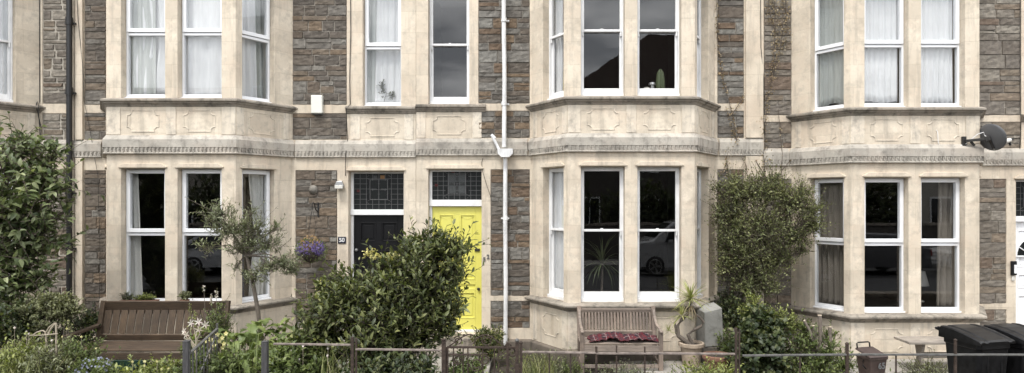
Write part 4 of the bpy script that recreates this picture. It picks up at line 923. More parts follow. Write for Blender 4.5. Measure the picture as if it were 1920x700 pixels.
# ---------------------------------------------------------------- front boundary: low walls, railings, gates, posts
FY = -4.05
def low_wall(label, x0, x1):
    t = thing('garden_wall', label, 'wall', ((x0+x1)/2, FY, 0)); hw = (x1-x0)/2
    m, k = MB(), MB(); F = Fr((0, -.14), (1, 0), (0, -1)); rubble(m, k, F, -hw, hw, -.05, .46, int(x0*10)+50); m.build('stonework', M['rubble_brown'], t)
    k = MB(); k.box(-hw, hw, -.126, .14, -.05, .458); k.build('core', M['mortar_dark'], t)
    k = MB(); k.box(-hw-.01, hw+.01, -.17, .17, .462, .54); k.build('coping', M['ledge'], t, bevel=.012)
low_wall('low stone wall under the long railing left of the iron gate', -2.55, -1.02); low_wall('low stone wall under the railing in front of the grey bench', .0, 2.05); low_wall('low stone wall under the railing in front of the black bins', 2.12, 9.4); low_wall('low stone wall at the left end of the front gardens', -9.8, -3.45)
def fx(px, d=6.2): return (px-CX)*d/F_PX
def fz(py, d=6.2): return CAMZ-(py-CY)*d/F_PX
def knob(mb, x, y, z, r=.018): mb.lathe([(0, -r), (r*.8, -r*.5), (r, 0), (r*.8, r*.6), (0, r)], 10, (x, y, z))
def railing(label, segs, posts, bars, group='iron railings along the front gardens', mat='railpaint'):
    xs = [fx(p) for s in segs for p in s[:2]]; c = (min(xs)+max(xs))/2
    t = thing('iron_railing', label, 'railing', (c, FY, .54), 0, group)
    for (a, b, ya, yb) in segs:
        m = MB(); m.bar((fx(a)-c, 0, fz(ya)-.54), (fx(b)-c, 0, fz(yb)-.54), .03, .017); m.build('top_rail', M[mat], t, bevel=.003)
    for (px, py, r, kn) in posts:
        m = MB(); m.bar((fx(px)-c, -.002, 0), (fx(px)-c, -.002, fz(py)-.54), r*2, r*2, up=(0, 1, 0))
        if kn: knob(m, fx(px)-c, -.002, fz(py)-.54+.01, r*1.5)
        m.build('post', M['rust'], t, bevel=.003)
    for (px, py) in bars: m = MB(); m.tube([(fx(px)-c, .0, 0), (fx(px)-c, .0, fz(py)-.54)], .008, 6); m.build('bar', M['rust'], t)
railing('pinkish grey top rail crossing the big dark shrub, joined at two rusty posts', [(513, 658, 645, 647), (667, 828, 655, 657)], [(661, 632, .015, False), (668, 634, .009, False)], [])
railing('rusty rail with thin bars in front of the grey bench', [(979, 1118, 660, 662), (1118, 1250, 663, 663), (1250, 1378, 663, 664)], [(977, 645, .013, True), (1118, 650, .011, False), (1380, 615, .011, False), (1386, 618, .008, False)], [(1070, 662), (1156, 648), (1209, 650), (1030, 662)])
railing('long grey rail with knobbed posts crossing in front of the black bins', [(1392, 1587, 667, 665), (1589, 2300, 665, 666)], [(1588, 647, .013, True), (1791, 640, .011, True)], [(1500, 667), (1680, 667)], mat='galv')
# timber gate posts
for px, py, lab in ((350, 641, 'dark square timber post holding the grey open gate'), (497, 642, 'dark square timber post at the left end of the railing')):
    t = thing('timber_post', lab, 'post', (fx(px), FY, 0), R(4)); m = MB(); m.box(-.028, .028, -.03, .03, 0, fz(py)); m.build('shaft', M['post_wood'], t, bevel=.005)
    m = MB(); m.box(-.030, .030, -.032, .032, fz(py)+.001, fz(py)+.012); m.build('cap', M['post_wood'], t, bevel=.004)
# grey gate swung in
gt = thing('garden_gate', 'grey iron gate swung open beside the white lilies', 'gate', (fx(354), FY, 0), R(101)); Lg = .95
m = MB(); m.bar((0, 0, .93), (Lg, 0, .99), .03, .012); m.bar((0, 0, .5), (Lg, 0, .5), .03, .012); m.bar((0, 0, .40), (0, 0, .98), .02, .02, up=(0, 1, 0)); m.bar((Lg, 0, .40), (Lg, 0, 1.05), .02, .02, up=(0, 1, 0)); m.build('frame', M['galv'], gt, bevel=.002)
for i in range(7): x = Lg*(i+1)/8; m = MB(); m.tube([(x, 0, .42), (x, 0, .94+.06*x)], .008, 6); m.build('bar', M['galv'], gt)
m = MB(); m.bar((.02, 0, .5), (Lg-.02, 0, .93), .012, .008); m.build('brace', M['galv'], gt)
# rusty scrolled gates
def scroll(mb, cx, cz, r, turns, a0, sgn=1, th=.007, y=0):
    n = int(16*turns)+1; mb.tube([(cx+sgn*r*(1-.55*k/n)*math.cos(a0+2*math.pi*turns*k/n), y, cz+r*(1-.55*k/n)*math.sin(a0+2*math.pi*turns*k/n)) for k in range(n+1)], th, 6)
gt = thing('garden_gate', 'rusty wrought iron gate with scrolls before the yellow door', 'gate', (fx(838), FY+.02, .08)); W_ = fx(952)-fx(838)
zt = fz(652)-.08
m = MB(); m.bar((0, 0, zt), (W_+.11, 0, zt-.005), .02, .02); m.bar((0, 0, zt-.075), (W_*.55, 0, zt-.075), .02, .014); m.bar((0, 0, .02), (0, 0, zt), .025, .025, up=(0, 1, 0)); m.bar((W_-.002, 0, .02), (W_-.002, 0, zt+.05), .025, .025, up=(0, 1, 0)); m.bar((0, 0, .08), (W_, 0, .08), .02, .02); m.build('frame', M['rust'], gt, bevel=.002)
for px in (838+12, 868, 877, 927, 935, 905): x = fx(px)-fx(838); m = MB(); m.tube([(x, .0, .08), (x, .0, zt-.005)], .007, 6); m.build('bar', M['rust'], gt)
m = MB(); X_ = lambda px: fx(px)-fx(838); Z_ = lambda py: fz(py)-.08
m.tube([(X_(887), 0, Z_(646)), (X_(893), 0, Z_(636)), (X_(903), 0, Z_(630)), (X_(912), 0, Z_(629)), (X_(922), 0, Z_(633)), (X_(936), 0, Z_(644)), (X_(946), 0, Z_(650)), (X_(952), 0, Z_(646))], .007, 6)
m.tube([(X_(887), 0, Z_(630)), (X_(878), 0, Z_(628)), (X_(868), 0, Z_(632)), (X_(852), 0, Z_(643)), (X_(842), 0, Z_(650))], .007, 6)
scroll(m, X_(913), Z_(640), .055, 1.3, 2.2); scroll(m, X_(952), Z_(651), .042, 1.2, 3.2, y=.012); scroll(m, X_(960), Z_(661), .05, 1.1, 3.6, -1, y=.012); scroll(m, X_(908), Z_(675), .06, 1.5, 1); scroll(m, X_(893), Z_(685), .07, 1.4, 3)
scroll(m, X_(858), Z_(640), .045, 1.3, .5, -1); scroll(m, X_(858), Z_(676), .05, 1.4, 2.5)
m.build('scrollwork', M['rust'], gt)
t = thing('gate_post', 'rusty iron gate post with a ball finial right of the scrolled gate', 'post', (fx(969.5), FY, 0)); m = MB(); m.bar((0, 0, 0), (0, 0, fz(642)), .034, .034, up=(0, 1, 0)); m.bar((0, 0, 0), (0, 0, fz(682)), .05, .05, up=(0, 1, 0)); m.build('shaft', M['rust'], t, bevel=.003)
m = MB(); knob(m, 0, 0, fz(642)+.018, .022); m.build('finial', M['galv'], t)
t = thing('gate_post', 'rusty iron gate post among the shrub leaves left of the scrolled gate', 'post', (fx(832), FY, 0)); m = MB(); m.bar((0, 0, 0), (0, 0, fz(638)), .04, .035, up=(0, 1, 0)); m.build('shaft', M['rust'], t, bevel=.003)
m = MB(); m.box(-.024, .024, -.022, .022, fz(638)+.001, fz(638)+.012); m.build('cap', M['rust'], t)
# things indoors on the window sills
t = thing('table_lamp', 'table lamp with a pale shade inside the lower right bay window', 'lamp', (6.62, .45, .72)); m = MB(); m.lathe([(.10, 0), (.10, .015), (.03, .04), (.05, .14), (.02, .26), (.015, .3)], 16); m.build('base', M['ceramic'], t)
m = MB(); m.lathe([(.17, .28), (.11, .52), (.108, .52), (.168, .28)], 20); m.build('lamp_shade', M['linen'], t)
t = thing('candle_holder', 'small white candle holder on the upstairs sill behind the dark glass', 'candle holder', (C(1210, 150, 9.9).x, -.46, 4.03)); m = MB(); m.lathe([(.045, 0), (.045, .02), (.015, .05), (.03, .08), (.045, .11), (.045, .17), (0, .17)], 14); m.build('holder', M['ceramic'], t)
t = thing('chrome_lamp', 'small upright chrome lamp on the upstairs sill beside the cactus', 'lamp', (C(1221, 150, 9.9).x, -.42, 4.03)); m = MB(); m.lathe([(.06, 0), (.06, .03), (.02, .04), (.02, .10), (.035, .11), (.035, .21), (.06, .215), (.05, .25), (0, .25)], 14); m.build('stem', M['steel'], t)
# ---------------------------------------------------------------- plants
def mesh_np(name, V, Fc, mat, parent=None, world=True, smooth=False):
    V = np.asarray(V, dtype=np.float32)
    if parent is not None and world: V = V-np.array(root_of(parent).location, dtype=np.float32)
    me = bpy.data.meshes.new(name); n = Fc.shape[0]; k = Fc.shape[1]
    me.vertices.add(len(V)); me.vertices.foreach_set('co', V.ravel()); me.loops.add(n*k); me.loops.foreach_set('vertex_index', Fc.ravel().astype(np.int32))
    me.polygons.add(n); me.polygons.foreach_set('loop_start', np.arange(n, dtype=np.int32)*k); me.update(calc_edges=True); me.validate(); me.materials.append(mat)
    if smooth: me.polygons.foreach_set('use_smooth', [True]*n)
    o = bpy.data.objects.new(name, me); col.objects.link(o)
    if parent is not None: o.parent = parent
    return o
def nrm(a): return a/np.maximum(np.linalg.norm(a, axis=1, keepdims=True), 1e-9)
def leaves(name, mat, P, D, N, Ln, W, parent, shape='oval', droop=.12, fold=.18):
    """one blade per row: base P, direction D, face normal N, length, width"""
    D = nrm(D); S = nrm(np.cross(D, N)); U = np.cross(S, D); n = len(P); Ln = Ln[:, None]; W = W[:, None]
    if shape == 'oval':
        rows = [(0, .0, 0), (.33, .5, .03), (.68, .40, -.2*droop/.12*.2), (1, 0, -droop)]
    elif shape == 'blade':
        rows = [(0, .5, 0), (.35, .5, .0), (.7, .35, -droop*.5), (1, .03, -droop*1.6)]
    else: rows = [(0, 0, 0), (.45, .5, .02), (1, 0, -droop)]
    vs = []; cnt = []
    for t, w, z in rows:
        c = P+D*Ln*t+U*Ln*z
        if w == 0: vs.append(c); cnt.append(1)
        else: vs += [c-S*W*w+U*W*fold, c, c+S*W*w+U*W*fold]; cnt.append(3)
    K = sum(cnt); V = np.stack(vs, 1).reshape(-1, 3); tri = []; s = 0
    for a, b in zip(cnt, cnt[1:]):
        if a == 1 and b == 3: tri += [(s, s+2, s+1), (s, s+3, s+2)]
        elif a == 3 and b == 3: tri += [(s, s+1, s+4), (s, s+4, s+3), (s+1, s+2, s+5), (s+1, s+5, s+4)]
        elif a == 3 and b == 1: tri += [(s, s+1, s+3), (s+1, s+2, s+3)]
        s += a
    T = np.array(tri)[None]+(np.arange(n)*K)[:, None, None]
    return mesh_np(name, V, T.reshape(-1, 3), mat, parent)
def unit(rs, n): v = rs.normal(size=(n, 3)); return nrm(v)
def twigs_mesh(name, mat, A, B, ra, rb, parent):
    D = nrm(B-A); X = np.where(np.abs(D[:, 2:3]) > .9, np.array([[1., 0, 0]]), np.array([[0, 0, 1.]])); S = nrm(np.cross(D, X)); T = np.cross(D, S); vs = []
    for P_, r in ((A, ra), (B, rb)):
        for k in range(3): a = 2*math.pi*k/3; vs.append(P_+(S*math.cos(a)+T*math.sin(a))*r)
    V = np.stack(vs, 1).reshape(-1, 3); f = np.array([(k, (k+1) % 3, 3+(k+1) % 3, 3+k) for k in range(3)])
    return mesh_np(name, V, (f[None]+(np.arange(len(A))*6)[:, None, None]).reshape(-1, 4), mat, parent)
def plant(name, label, cat, base, blobs, mat, n_tw, per, Ln, W, seed=1, tw_len=.2, up=.5, limb=.015, bark='bark_dark', group=None, shape='oval', fill=.5, out=.7, rnd=.55, spread=.55, droop=.12, trunk=None, limbs=True, twr=.0025, leafname='foliage', bias=.5, shoots=.09):
    rs = np.random.RandomState(seed); base = Vector(base); t = thing(name, label, cat, base, 0, group)
    B = np.array([list(c)+list(r) for c, r in blobs], dtype=float); wgt = (B[:, 3]*B[:, 4]*B[:, 5])**.66; wgt /= wgt.sum()
    ids = rs.choice(len(B), n_tw, p=wgt); d = unit(rs, n_tw); rad = bias+(1-bias)*rs.rand(n_tw)**.7; inner = rs.rand(n_tw) < fill*.35; rad[inner] *= rs.rand(inner.sum())
    lump = 1+.18*np.sin(d[:, 0]*5+ids)+.12*np.sin(d[:, 2]*6+ids*2)
    Pt = B[ids, :3]+d*B[ids, 3:]*(rad*lump)[:, None]
    Pt[:, 2] = np.maximum(Pt[:, 2], base.z+.02)
    td = nrm(d*out+np.array([0, 0, up])+unit(rs, n_tw)*rnd); tl = tw_len*(.5+rs.rand(n_tw)); sh_ = rs.rand(n_tw) < shoots; tl[sh_] *= 1.9; Pt[sh_] += td[sh_]*tw_len*.45; A = Pt-td*tl[:, None]*.6; E = Pt+td*tl[:, None]*.4
    f = np.tile((np.arange(per)+.5)/per, n_tw)+rs.uniform(-.04, .04, n_tw*per); k = np.repeat(np.arange(n_tw), per)
    P_ = A[k]+(E-A)[k]*f[:, None]; rv = unit(rs, len(k)); side = nrm(rv-(rv*td[k]).sum(1, keepdims=True)*td[k])
    LD = td[k]*(1-spread)+side*spread+np.array([0, 0, .12]); N = nrm(td[k]*.6+np.array([0, 0, .7])+unit(rs, len(k))*.35); sc = .45+.95*rs.rand(len(k))
    leaves(leafname, mat, P_, LD, N, Ln*sc, W*sc, t, shape, droop)
    if twr: twigs_mesh('twigs', M[bark], A, E, twr*1.4, twr*.7, t)
    if limbs:
        mb = MB(); r_ = random.Random(seed)
        st = Vector(trunk[-1][0]) if trunk else base
        if trunk: mb.tube([Vector(p) for p, _ in trunk], [q for _, q in trunk], 10)
        for bc in B:
            c = Vector(bc[:3]); mid = (st+c)/2+Vector((r_.uniform(-.08, .08), r_.uniform(-.06, .06), r_.uniform(-.02, .1)))
            mb.tube([st, mid, c], [limb, limb*.75, limb*.4], 6)
            for q in range(5):
                e = c+Vector((r_.uniform(-.8, .8)*bc[3], r_.uniform(-.8, .8)*bc[4], r_.uniform(-.5, .8)*bc[5])); mb.tube([mid+(c-mid)*r_.random(), (c+e)/2+Vector((0, 0, -.02)), e], [limb*.45, limb*.3, limb*.15], 5)
        mb.build('trunk' if trunk else 'stems', M[bark], t, world=True)
    return t
def blob(px, py, d, rx, ry, dep=None):   # picture radii in pixels turned to metres at distance d
    s = d/F_PX; return (C(px, py, d), (rx*s, dep if dep else (rx+ry)/2*s, ry*s))

# tall leafy tree, left edge
plant('garden_tree', 'leafy young tree with large pale green leaves at the left edge', 'tree', (-6.9, -1.95, .02),
      [blob(15, 300, 8.3, 62, 42), blob(40, 268, 8.3, 30, 22), blob(100, 285, 8.3, 22, 22), blob(118, 350, 8.3, 16, 14), blob(120, 400, 8.3, 14, 20), blob(60, 340, 8.2, 50, 44), blob(92, 322, 8.4, 26, 40), blob(100, 370, 8.3, 24, 26), blob(30, 410, 8.2, 70, 62), blob(78, 430, 8.3, 34, 40), blob(10, 490, 8.2, 60, 46), blob(98, 450, 8.3, 26, 22), blob(50, 480, 8.3, 28, 34), blob(-50, 400, 8.2, 70, 110), blob(30, 535, 8.15, 46, 30), blob(70, 520, 8.2, 26, 26), blob(-20, 540, 8.1, 50, 40)],
      L['broad'], 780, 9, .10, .042, bias=.3, shoots=.24, seed=11, tw_len=.32, up=.25, out=.6, rnd=.6, spread=.6, droop=.25, limb=.02, trunk=[((-6.9, -1.95, 0), .045), ((-6.92, -1.97, .8), .038), ((-7.05, -2.0, 1.5), .03)], twr=.004, bark='bark')
plant('garden_shrub', 'grey green rounded shrub of small leaves left of the brown bench', 'shrub', (-6.25, -2.15, .02),
      [blob(80, 585, 8.0, 60, 32), blob(48, 592, 8.0, 32, 26), blob(125, 578, 8.1, 30, 22), blob(95, 566, 8.1, 34, 18)], L['hebe'], 1000, 8, .035, .016, seed=12, tw_len=.10, up=.6, limb=.01)
# olive
plant('olive_tree', 'slender olive tree with grey green leaves before the left bay', 'olive tree', (C(492, 640, 8.15).x, -2.1, .02),
      [blob(410, 400, 8.1, 30, 22), blob(430, 428, 8.1, 40, 22), blob(475, 430, 8.1, 30, 26), blob(472, 396, 8.1, 11, 20), blob(455, 460, 8.1, 42, 20), blob(500, 455, 8.2, 32, 22), blob(535, 490, 8.2, 34, 14), blob(545, 505, 8.2, 22, 10), blob(388, 465, 8.1, 18, 9), blob(505, 500, 8.1, 36, 14), blob(445, 500, 8.1, 10, 14), blob(520, 425, 8.2, 7, 14), blob(475, 520, 8.1, 22, 9)],
      L['olive'], 520, 13, .050, .012, seed=13, tw_len=.20, up=.4, limb=.011, bark='bark_pale', shape='leaf', bias=.2,
      trunk=[(C(490, 640, 8.15), .03), (C(484, 585, 8.15), .027), (C(474, 530, 8.15), .023), (C(462, 480, 8.12), .018)], twr=.0022)
# big central shrub
BIG = [blob(775, 455, 7.5, 12, 18, .1), blob(852, 462, 7.45, 16, 14, .1), blob(800, 452, 7.5, 14, 12, .1), blob(640, 520, 7.45, 10, 14, .1), blob(745, 600, 7.25, 105, 60, .55), blob(650, 575, 7.3, 62, 46, .45), blob(612, 600, 7.35, 44, 50, .4), blob(728, 548, 7.35, 66, 44, .42), blob(790, 520, 7.4, 58, 58, .45), blob(822, 470, 7.45, 38, 26, .28), blob(853, 500, 7.4, 22, 36, .25), blob(832, 560, 7.35, 36, 48, .35), blob(815, 600, 7.3, 46, 38, .35), blob(662, 548, 7.4, 46, 24, .3), blob(700, 650, 7.1, 110, 44, .5), blob(600, 650, 7.2, 50, 50, .4), blob(770, 470, 7.5, 24, 22, .2), blob(722, 498, 7.5, 18, 16, .18), blob(825, 448, 7.5, 9, 16, .08), blob(868, 468, 7.45, 14, 8, .08), blob(615, 540, 7.4, 20, 14, .1)]
plant('evergreen_shrub', 'big dark evergreen shrub in front of the black and yellow doors', 'shrub', (-1.9, -2.95, .02), BIG, L['laurel'], 2350, 9, .074, .028, seed=14, tw_len=.25, bias=.38, shoots=.17, up=.7, out=.7, limb=.018, droop=.1, twr=.003)
plant('climbing_rose', 'pale yellow blossom rising from the top of the dark evergreen shrub', 'flowers', (-1.95, -2.7, .02), [blob(695, 478, 7.55, 14, 8, .08), blob(735, 483, 7.55, 24, 8, .1), blob(600, 538, 7.5, 8, 10, .06)], L['yellow_f'], 70, 6, .028, .02, seed=15, tw_len=.06, limb=.005, leafname='blossom')
# bush under yellow door
plant('variegated_shrub', 'small variegated shrub at the foot of the white drainpipe', 'shrub', (C(918, 660, 9.2).x, -.95, .03), [blob(905, 632, 9.3, 20, 18, .15), blob(930, 628, 9.3, 20, 16, .15), blob(918, 650, 9.2, 30, 18, .2)], L['varieg'], 330, 8, .035, .02, seed=16, tw_len=.09, limb=.008)
# climber between the bays
CLB = [blob(1380, 360, 9.6, 38, 32, .3), blob(1430, 358, 9.6, 56, 34, .38), blob(1482, 374, 9.5, 42, 34, .32), blob(1515, 400, 9.4, 26, 36, .25), blob(1378, 415, 9.6, 40, 44, .32), blob(1430, 425, 9.5, 60, 48, .4), blob(1492, 440, 9.5, 36, 28, .25), blob(1385, 475, 9.6, 34, 40, .3), blob(1428, 492, 9.5, 38, 36, .3), blob(1400, 535, 9.55, 34, 28, .28), blob(1526, 420, 9.4, 14, 22, .12), blob(1352, 400, 9.6, 14, 34, .2), blob(1470, 480, 9.5, 22, 22, .2), blob(1445, 335, 9.6, 30, 10, .15), blob(1505, 355, 9.5, 18, 12, .12), blob(1362, 450, 9.6, 20, 22, .2), blob(1362, 500, 9.6, 22, 24, .2), blob(1440, 530, 9.4, 24, 28, .2), blob(1375, 340, 9.6, 14, 12, .12), blob(1535, 385, 9.35, 8, 8, .08), blob(1350, 350, 9.6, 10, 10, .1), blob(1500, 468, 9.5, 16, 10, .12)]
plant('wall_shrub', 'large yellow green climbing shrub on the wall between the two right hand bays', 'climbing shrub', (C(1412, 600, 9.5).x, -.62, .02), CLB, L['small'], 4300, 10, .030, .0145, bias=.3, shoots=.24, seed=17, tw_len=.20, up=.4, out=.75, limb=.016, bark='bark', trunk=[(C(1414, 700, 9.5), .05), (C(1410, 620, 9.5), .045), (C(1408, 540, 9.55), .035)], twr=.0022)
plant('ivy_bush', 'dark ivy mound behind the rail right of the grey bench', 'ivy', (C(1425, 700, 8.6).x, -1.7, .02), [blob(1425, 640, 8.6, 42, 46, .35), blob(1405, 670, 8.5, 34, 40, .3), blob(1450, 620, 8.7, 26, 24, .2), blob(1440, 680, 8.5, 34, 30, .3), blob(1420, 597, 8.8, 22, 20, .2)], L['ivy'], 900, 8, .060, .046, seed=18, tw_len=.14, up=.2, out=.8, limb=.012, droop=.2)
plant('lime_shrub', 'pale yellow green growth on top of the ivy mound', 'shrub', (C(1455, 660, 8.9).x, -1.35, .02), [blob(1430, 592, 8.9, 30, 14, .15), blob(1470, 598, 8.9, 34, 14, .18), blob(1410, 575, 9.0, 22, 24, .15), blob(1490, 612, 8.9, 24, 12, .12)], L['lime'], 330, 8, .04, .018, seed=19, tw_len=.14, limb=.008)
plant('pruned_shrub', 'hard pruned shrub with pale sawn stem ends before the right bay', 'shrub', (C(1525, 700, 8.7).x, -1.55, .02), [blob(1500, 650, 8.7, 32, 34, .25), blob(1540, 668, 8.6, 30, 30, .25), blob(1515, 620, 8.8, 24, 14, .15), blob(1560, 650, 8.7, 16, 22, .12), blob(1550, 625, 8.8, 16, 12, .1), blob(1520, 690, 8.5, 50, 22, .3), blob(1580, 680, 8.6, 24, 22, .2)], L['fern'], 620, 8, .045, .02, seed=20, tw_len=.16, limb=.01)
t = [o for o in bpy.data.objects if o.name == 'pruned_shrub'][0]
mb = MB(); ce = MB()
for (a, b, c, d, e) in ((1520, 690, 1527, 612, .038), (1535, 690, 1537, 592, .028), (1552, 680, 1556, 614, .024), (1524, 640, 1508, 602, .018), (1545, 650, 1542, 622, .011)):
    p, q = C(a, b, 8.6), C(c, d, 8.7); m_ = (p+q)/2+Vector((.02, 0, 0)); mb.tube([p, m_, q], [e*1.2, e*1.05, e], 8); n_ = (q-m_).normalized(); ce.tube([q+n_*.0005, q+n_*.012], [e, e*.96], 10)
mb.build('sawn_stems', M['bark_pale'], t, world=True); ce.build('cut_ends', M['cutwood'], t, world=True)

# dry vines on the wall
def vine(label, paths, seed, nleaf, spread_):
    rs = np.random.RandomState(seed); p0 = paths[0][0]; t = thing('dry_vine', label, 'climbing plant', (WX(p0[0]), -.02, WZ(p0[1])), 0, 'dry vines on the wall')
    mb = MB(); PP = []
    for path in paths:
        pts = [Vector((WX(a), -.03-.015*math.sin(i*2), WZ(b))) for i, (a, b) in enumerate(path)]
        mb.tube(pts, [.007]+[.005]*(len(pts)-2)+[.003], 6)
        for a, b in zip(pts, pts[1:]):
            for q in rs.rand(max(1, int(nleaf*(b-a).length))): PP.append(a+(b-a)*q)
    P_ = np.array([list(p) for p in PP])+rs.normal(size=(len(PP), 3))*np.array([spread_, .015, spread_]); P_[:, 1] = np.minimum(P_[:, 1], -.02)
    mb.build('stems', M['bark'], t, world=True); D = unit(rs, len(P_))*.8+np.array([0, -.3, -.4]); k = .6+.7*rs.rand(len(P_))
    leaves('dry_leaves', L['dry'], P_, D, nrm(unit(rs, len(P_))+np.array([0, -1, .3])), .030*k, .022*k, t, 'leaf')
vine('dry brown vine climbing the stone strip right of the middle bay', [[(1352, 328), (1380, 262), (1372, 215), (1366, 190), (1352, 140), (1344, 70), (1342, -40)], [(1372, 215), (1388, 190), (1392, 175)], [(1380, 262), (1372, 240), (1360, 200)], [(1366, 330), (1360, 300), (1370, 262)]], 31, 70, .025)
vine('dry leafy vine spread over the stone strip left of the right hand bay', [[(1432, 330), (1433, 250), (1436, 190), (1447, 140), (1452, 60), (1450, -40)], [(1447, 140), (1462, 90), (1468, 20), (1466, -40)], [(1452, 60), (1440, 20), (1440, -40)], [(1462, 90), (1474, 60), (1472, 0)]], 32, 130, .045)
vine('bare twiggy vine reaching over the string course above the climbing shrub', [[(1430, 345), (1432, 300), (1440, 270)], [(1462, 345), (1465, 290), (1462, 250), (1458, 205)], [(1440, 340), (1420, 310), (1408, 290)], [(1465, 320), (1480, 300), (1500, 288)], [(1450, 345), (1446, 320), (1420, 290)], [(1400, 340), (1398, 312), (1390, 296)]], 33, 10, .02)

# cordyline in the pale pot
base = Vector((2.355, -1.15, .355)); t = thing('potted_palm', 'spiky yellow green palm with twisted trunks in the pale pot', 'palm', base)
d = 9.1; mb = MB()
mb.tube([base+Vector((.0, 0, -.02)), C(1272, 630, d), C(1270, 612, d), C(1278, 600, d), C(1290, 588, d), C(1294, 570, d)], [.035, .032, .028, .026, .024, .022], 10)
mb.tube([base+Vector((.03, .01, -.02)), C(1290, 628, d), C(1302, 618, d), C(1315, 612, d), C(1319, 604, d), C(1313, 596, d), C(1304, 590, d), C(1298, 578, d)], [.032, .028, .025, .022, .02, .018, .016, .014], 10)
mb.tube([base+Vector((-.02, .0, -.02)), C(1268, 625, d), C(1265, 605, d), C(1275, 592, d)], [.02, .018, .016, .014], 8)
mb.build('trunk', M['bark_pale'], t, world=True)
def rosette(c, n, Ln, W, seed, lo=-.5, name='foliage', mat=None, parent=None, droop=.1):
    rs = np.random.RandomState(seed); a = rs.rand(n)*2*math.pi; e = lo+(1.45-lo)*rs.rand(n); D = np.stack([np.cos(a)*np.cos(e), np.sin(a)*np.cos(e), np.sin(e)], 1)
    P_ = np.tile(np.array(list(c)), (n, 1))+D*.02; N = nrm(np.stack([-np.cos(a)*np.sin(e), -np.sin(a)*np.sin(e), np.cos(e)], 1)); k = .75+.4*rs.rand(n)
    return leaves(name, mat or L['yucca'], P_, D, N, Ln*k, W*np.ones(n), parent or t, 'blade', droop)
rosette(C(1295, 560, d), 70, .29, .018, 41, lo=-.55); rosette(C(1278, 592, d), 34, .22, .016, 42, lo=-.6); rosette(C(1254, 622, d), 26, .13, .010, 43); rosette(C(1296, 572, d), 30, .24, .012, 44, lo=-1.4, name='dead_leaves', mat=L['dry'], droop=.3)
# indoor palm
t = thing('potted_palm', 'indoor palm with long narrow leaves behind the lower left window of the middle bay', 'palm', (C(1130, 560, 9.9).x, -.22, .72)); pc = C(1130, 495, 10.0); pc.y = -.22
m = MB(); m.lathe([(.09, 0), (.12, .2), (.13, .2), (0, .2)], 16); m.build('pot', M['ceramic'], t); m = MB(); m.tube([(0, 0, .18), (pc.x-t.location.x, 0, pc.z-.72)], [.02, .014], 8); m.build('trunk', M['bark_pale'], t)
rosette(pc, 44, .50, .024, 45, lo=-.7, mat=L['indoor'], droop=.25)
# cactus upstairs
t = thing('cactus', 'tall green cactus on the sill inside the upper right window of the middle bay', 'cactus', (C(1237, 150, 9.9).x, -.40, 4.02)); m = MB(); n = 40
for r, z in [(.05, .06), (.062, .12), (.06, .3), (.045, .42), (.02, .47), (.002, .48)]:
    for k in range(n): a = 2*math.pi*k/n; q = r*(1+.18*math.cos(8*a)); m.v.append((q*math.cos(a), q*math.sin(a), z))
for i in range(5):
    for k in range(n): m.f.append((i*n+k, i*n+(k+1) % n, (i+1)*n+(k+1) % n, (i+1)*n+k))
cm = simple('cactus_skin', (.075, .10, .045), .6, var=.2); m.build('stem', cm, t, smooth=True); m = MB(); m.lathe([(.06, 0), (.08, .08), (0, .08)], 14); m.build('pot', M['terracotta'], t)
# plant behind net curtain above black door
plant('sill_plant', 'upright plant in a box behind the net curtain above the black door', 'house plant', (WX(714), .20, 4.05), [((WX(712), .20, 4.30), (.04, .03, .16)), ((WX(732), .20, 4.20), (.05, .03, .07))], L['indoor'], 40, 6, .04, .016, seed=46, tw_len=.07, limb=.004)
# succulents on the sill
T = TROUGH.location
plant('succulent', 'lime green succulents filling the terracotta trough', 'succulents', (T.x+.06, T.y, T.z+.07), [((T.x+.08, T.y, T.z+.10), (.17, .05, .045))], L['lime'], 150, 7, .026, .011, seed=47, tw_len=.05, limb=.003)
plant('lavender', 'grey tufted plant at the left end of the terracotta trough', 'plant', (T.x-.17, T.y, T.z+.07), [((T.x-.18, T.y, T.z+.12), (.08, .05, .07))], L['olive'], 80, 7, .03, .006, seed=48, tw_len=.08, limb=.003, shape='leaf')
plant('pot_plant', 'small grey green plant in the tiny pot on the left bay sill', 'plant', (C(347, 563, 9.4).x, -.86, .945), [((C(347, 560, 9.4).x, -.86, 1.02), (.08, .05, .05))], L['hebe'], 70, 7, .03, .014, seed=49, tw_len=.06, limb=.003)
plant('pot_plant', 'dark leafy plant in the wide pot at the left edge', 'plant', (-7.35, -1.85, 1.10), [((-7.38, -1.85, 1.26), (.26, .2, .14))], L['ivy'], 200, 7, .05, .03, seed=50, tw_len=.1, limb=.006)
# hanging basket
bx, bz = WX(597), WZ(470)
t = thing('hanging_basket', 'hanging basket of violet and orange flowers on an iron bracket', 'hanging basket', (bx, 0, WZ(382)))
m = MB(); m.bar((0, -.008, .02), (0, -.008, -.22), .022, .012, up=(0, 1, 0)); m.tube([(0, -.015, -.14), (0, -.12, -.10), (0, -.2, 0), (0, -.26, .015), (0, -.30, -.02), (0, -.29, -.06)], .009, 8); m.tube([(0, -.015, .0), (0, -.1, -.02), (0, -.2, 0)], .007, 8); m.build('bracket', M['black_pipe'], t)
bc = C(583, 474, 9.97); cx_, cz_ = bc.x-bx, bc.z-WZ(382); hk = (0, -.29, -.06)
m = MB()
for k in range(3): a = 2*math.pi*k/3+.4; m.tube([hk, (cx_+.16*math.cos(a), -.28+.14*math.sin(a), cz_+.02)], .003, 5)
m.build('chains', M['iron_dark'], t)
m = MB(); m.lathe([(.02, -.16), (.09, -.13), (.14, -.06), (.16, .02), (.15, .02), (0, .0)], 18, (cx_, -.28, cz_)); m.build('basket', M['bark_dark'], t)
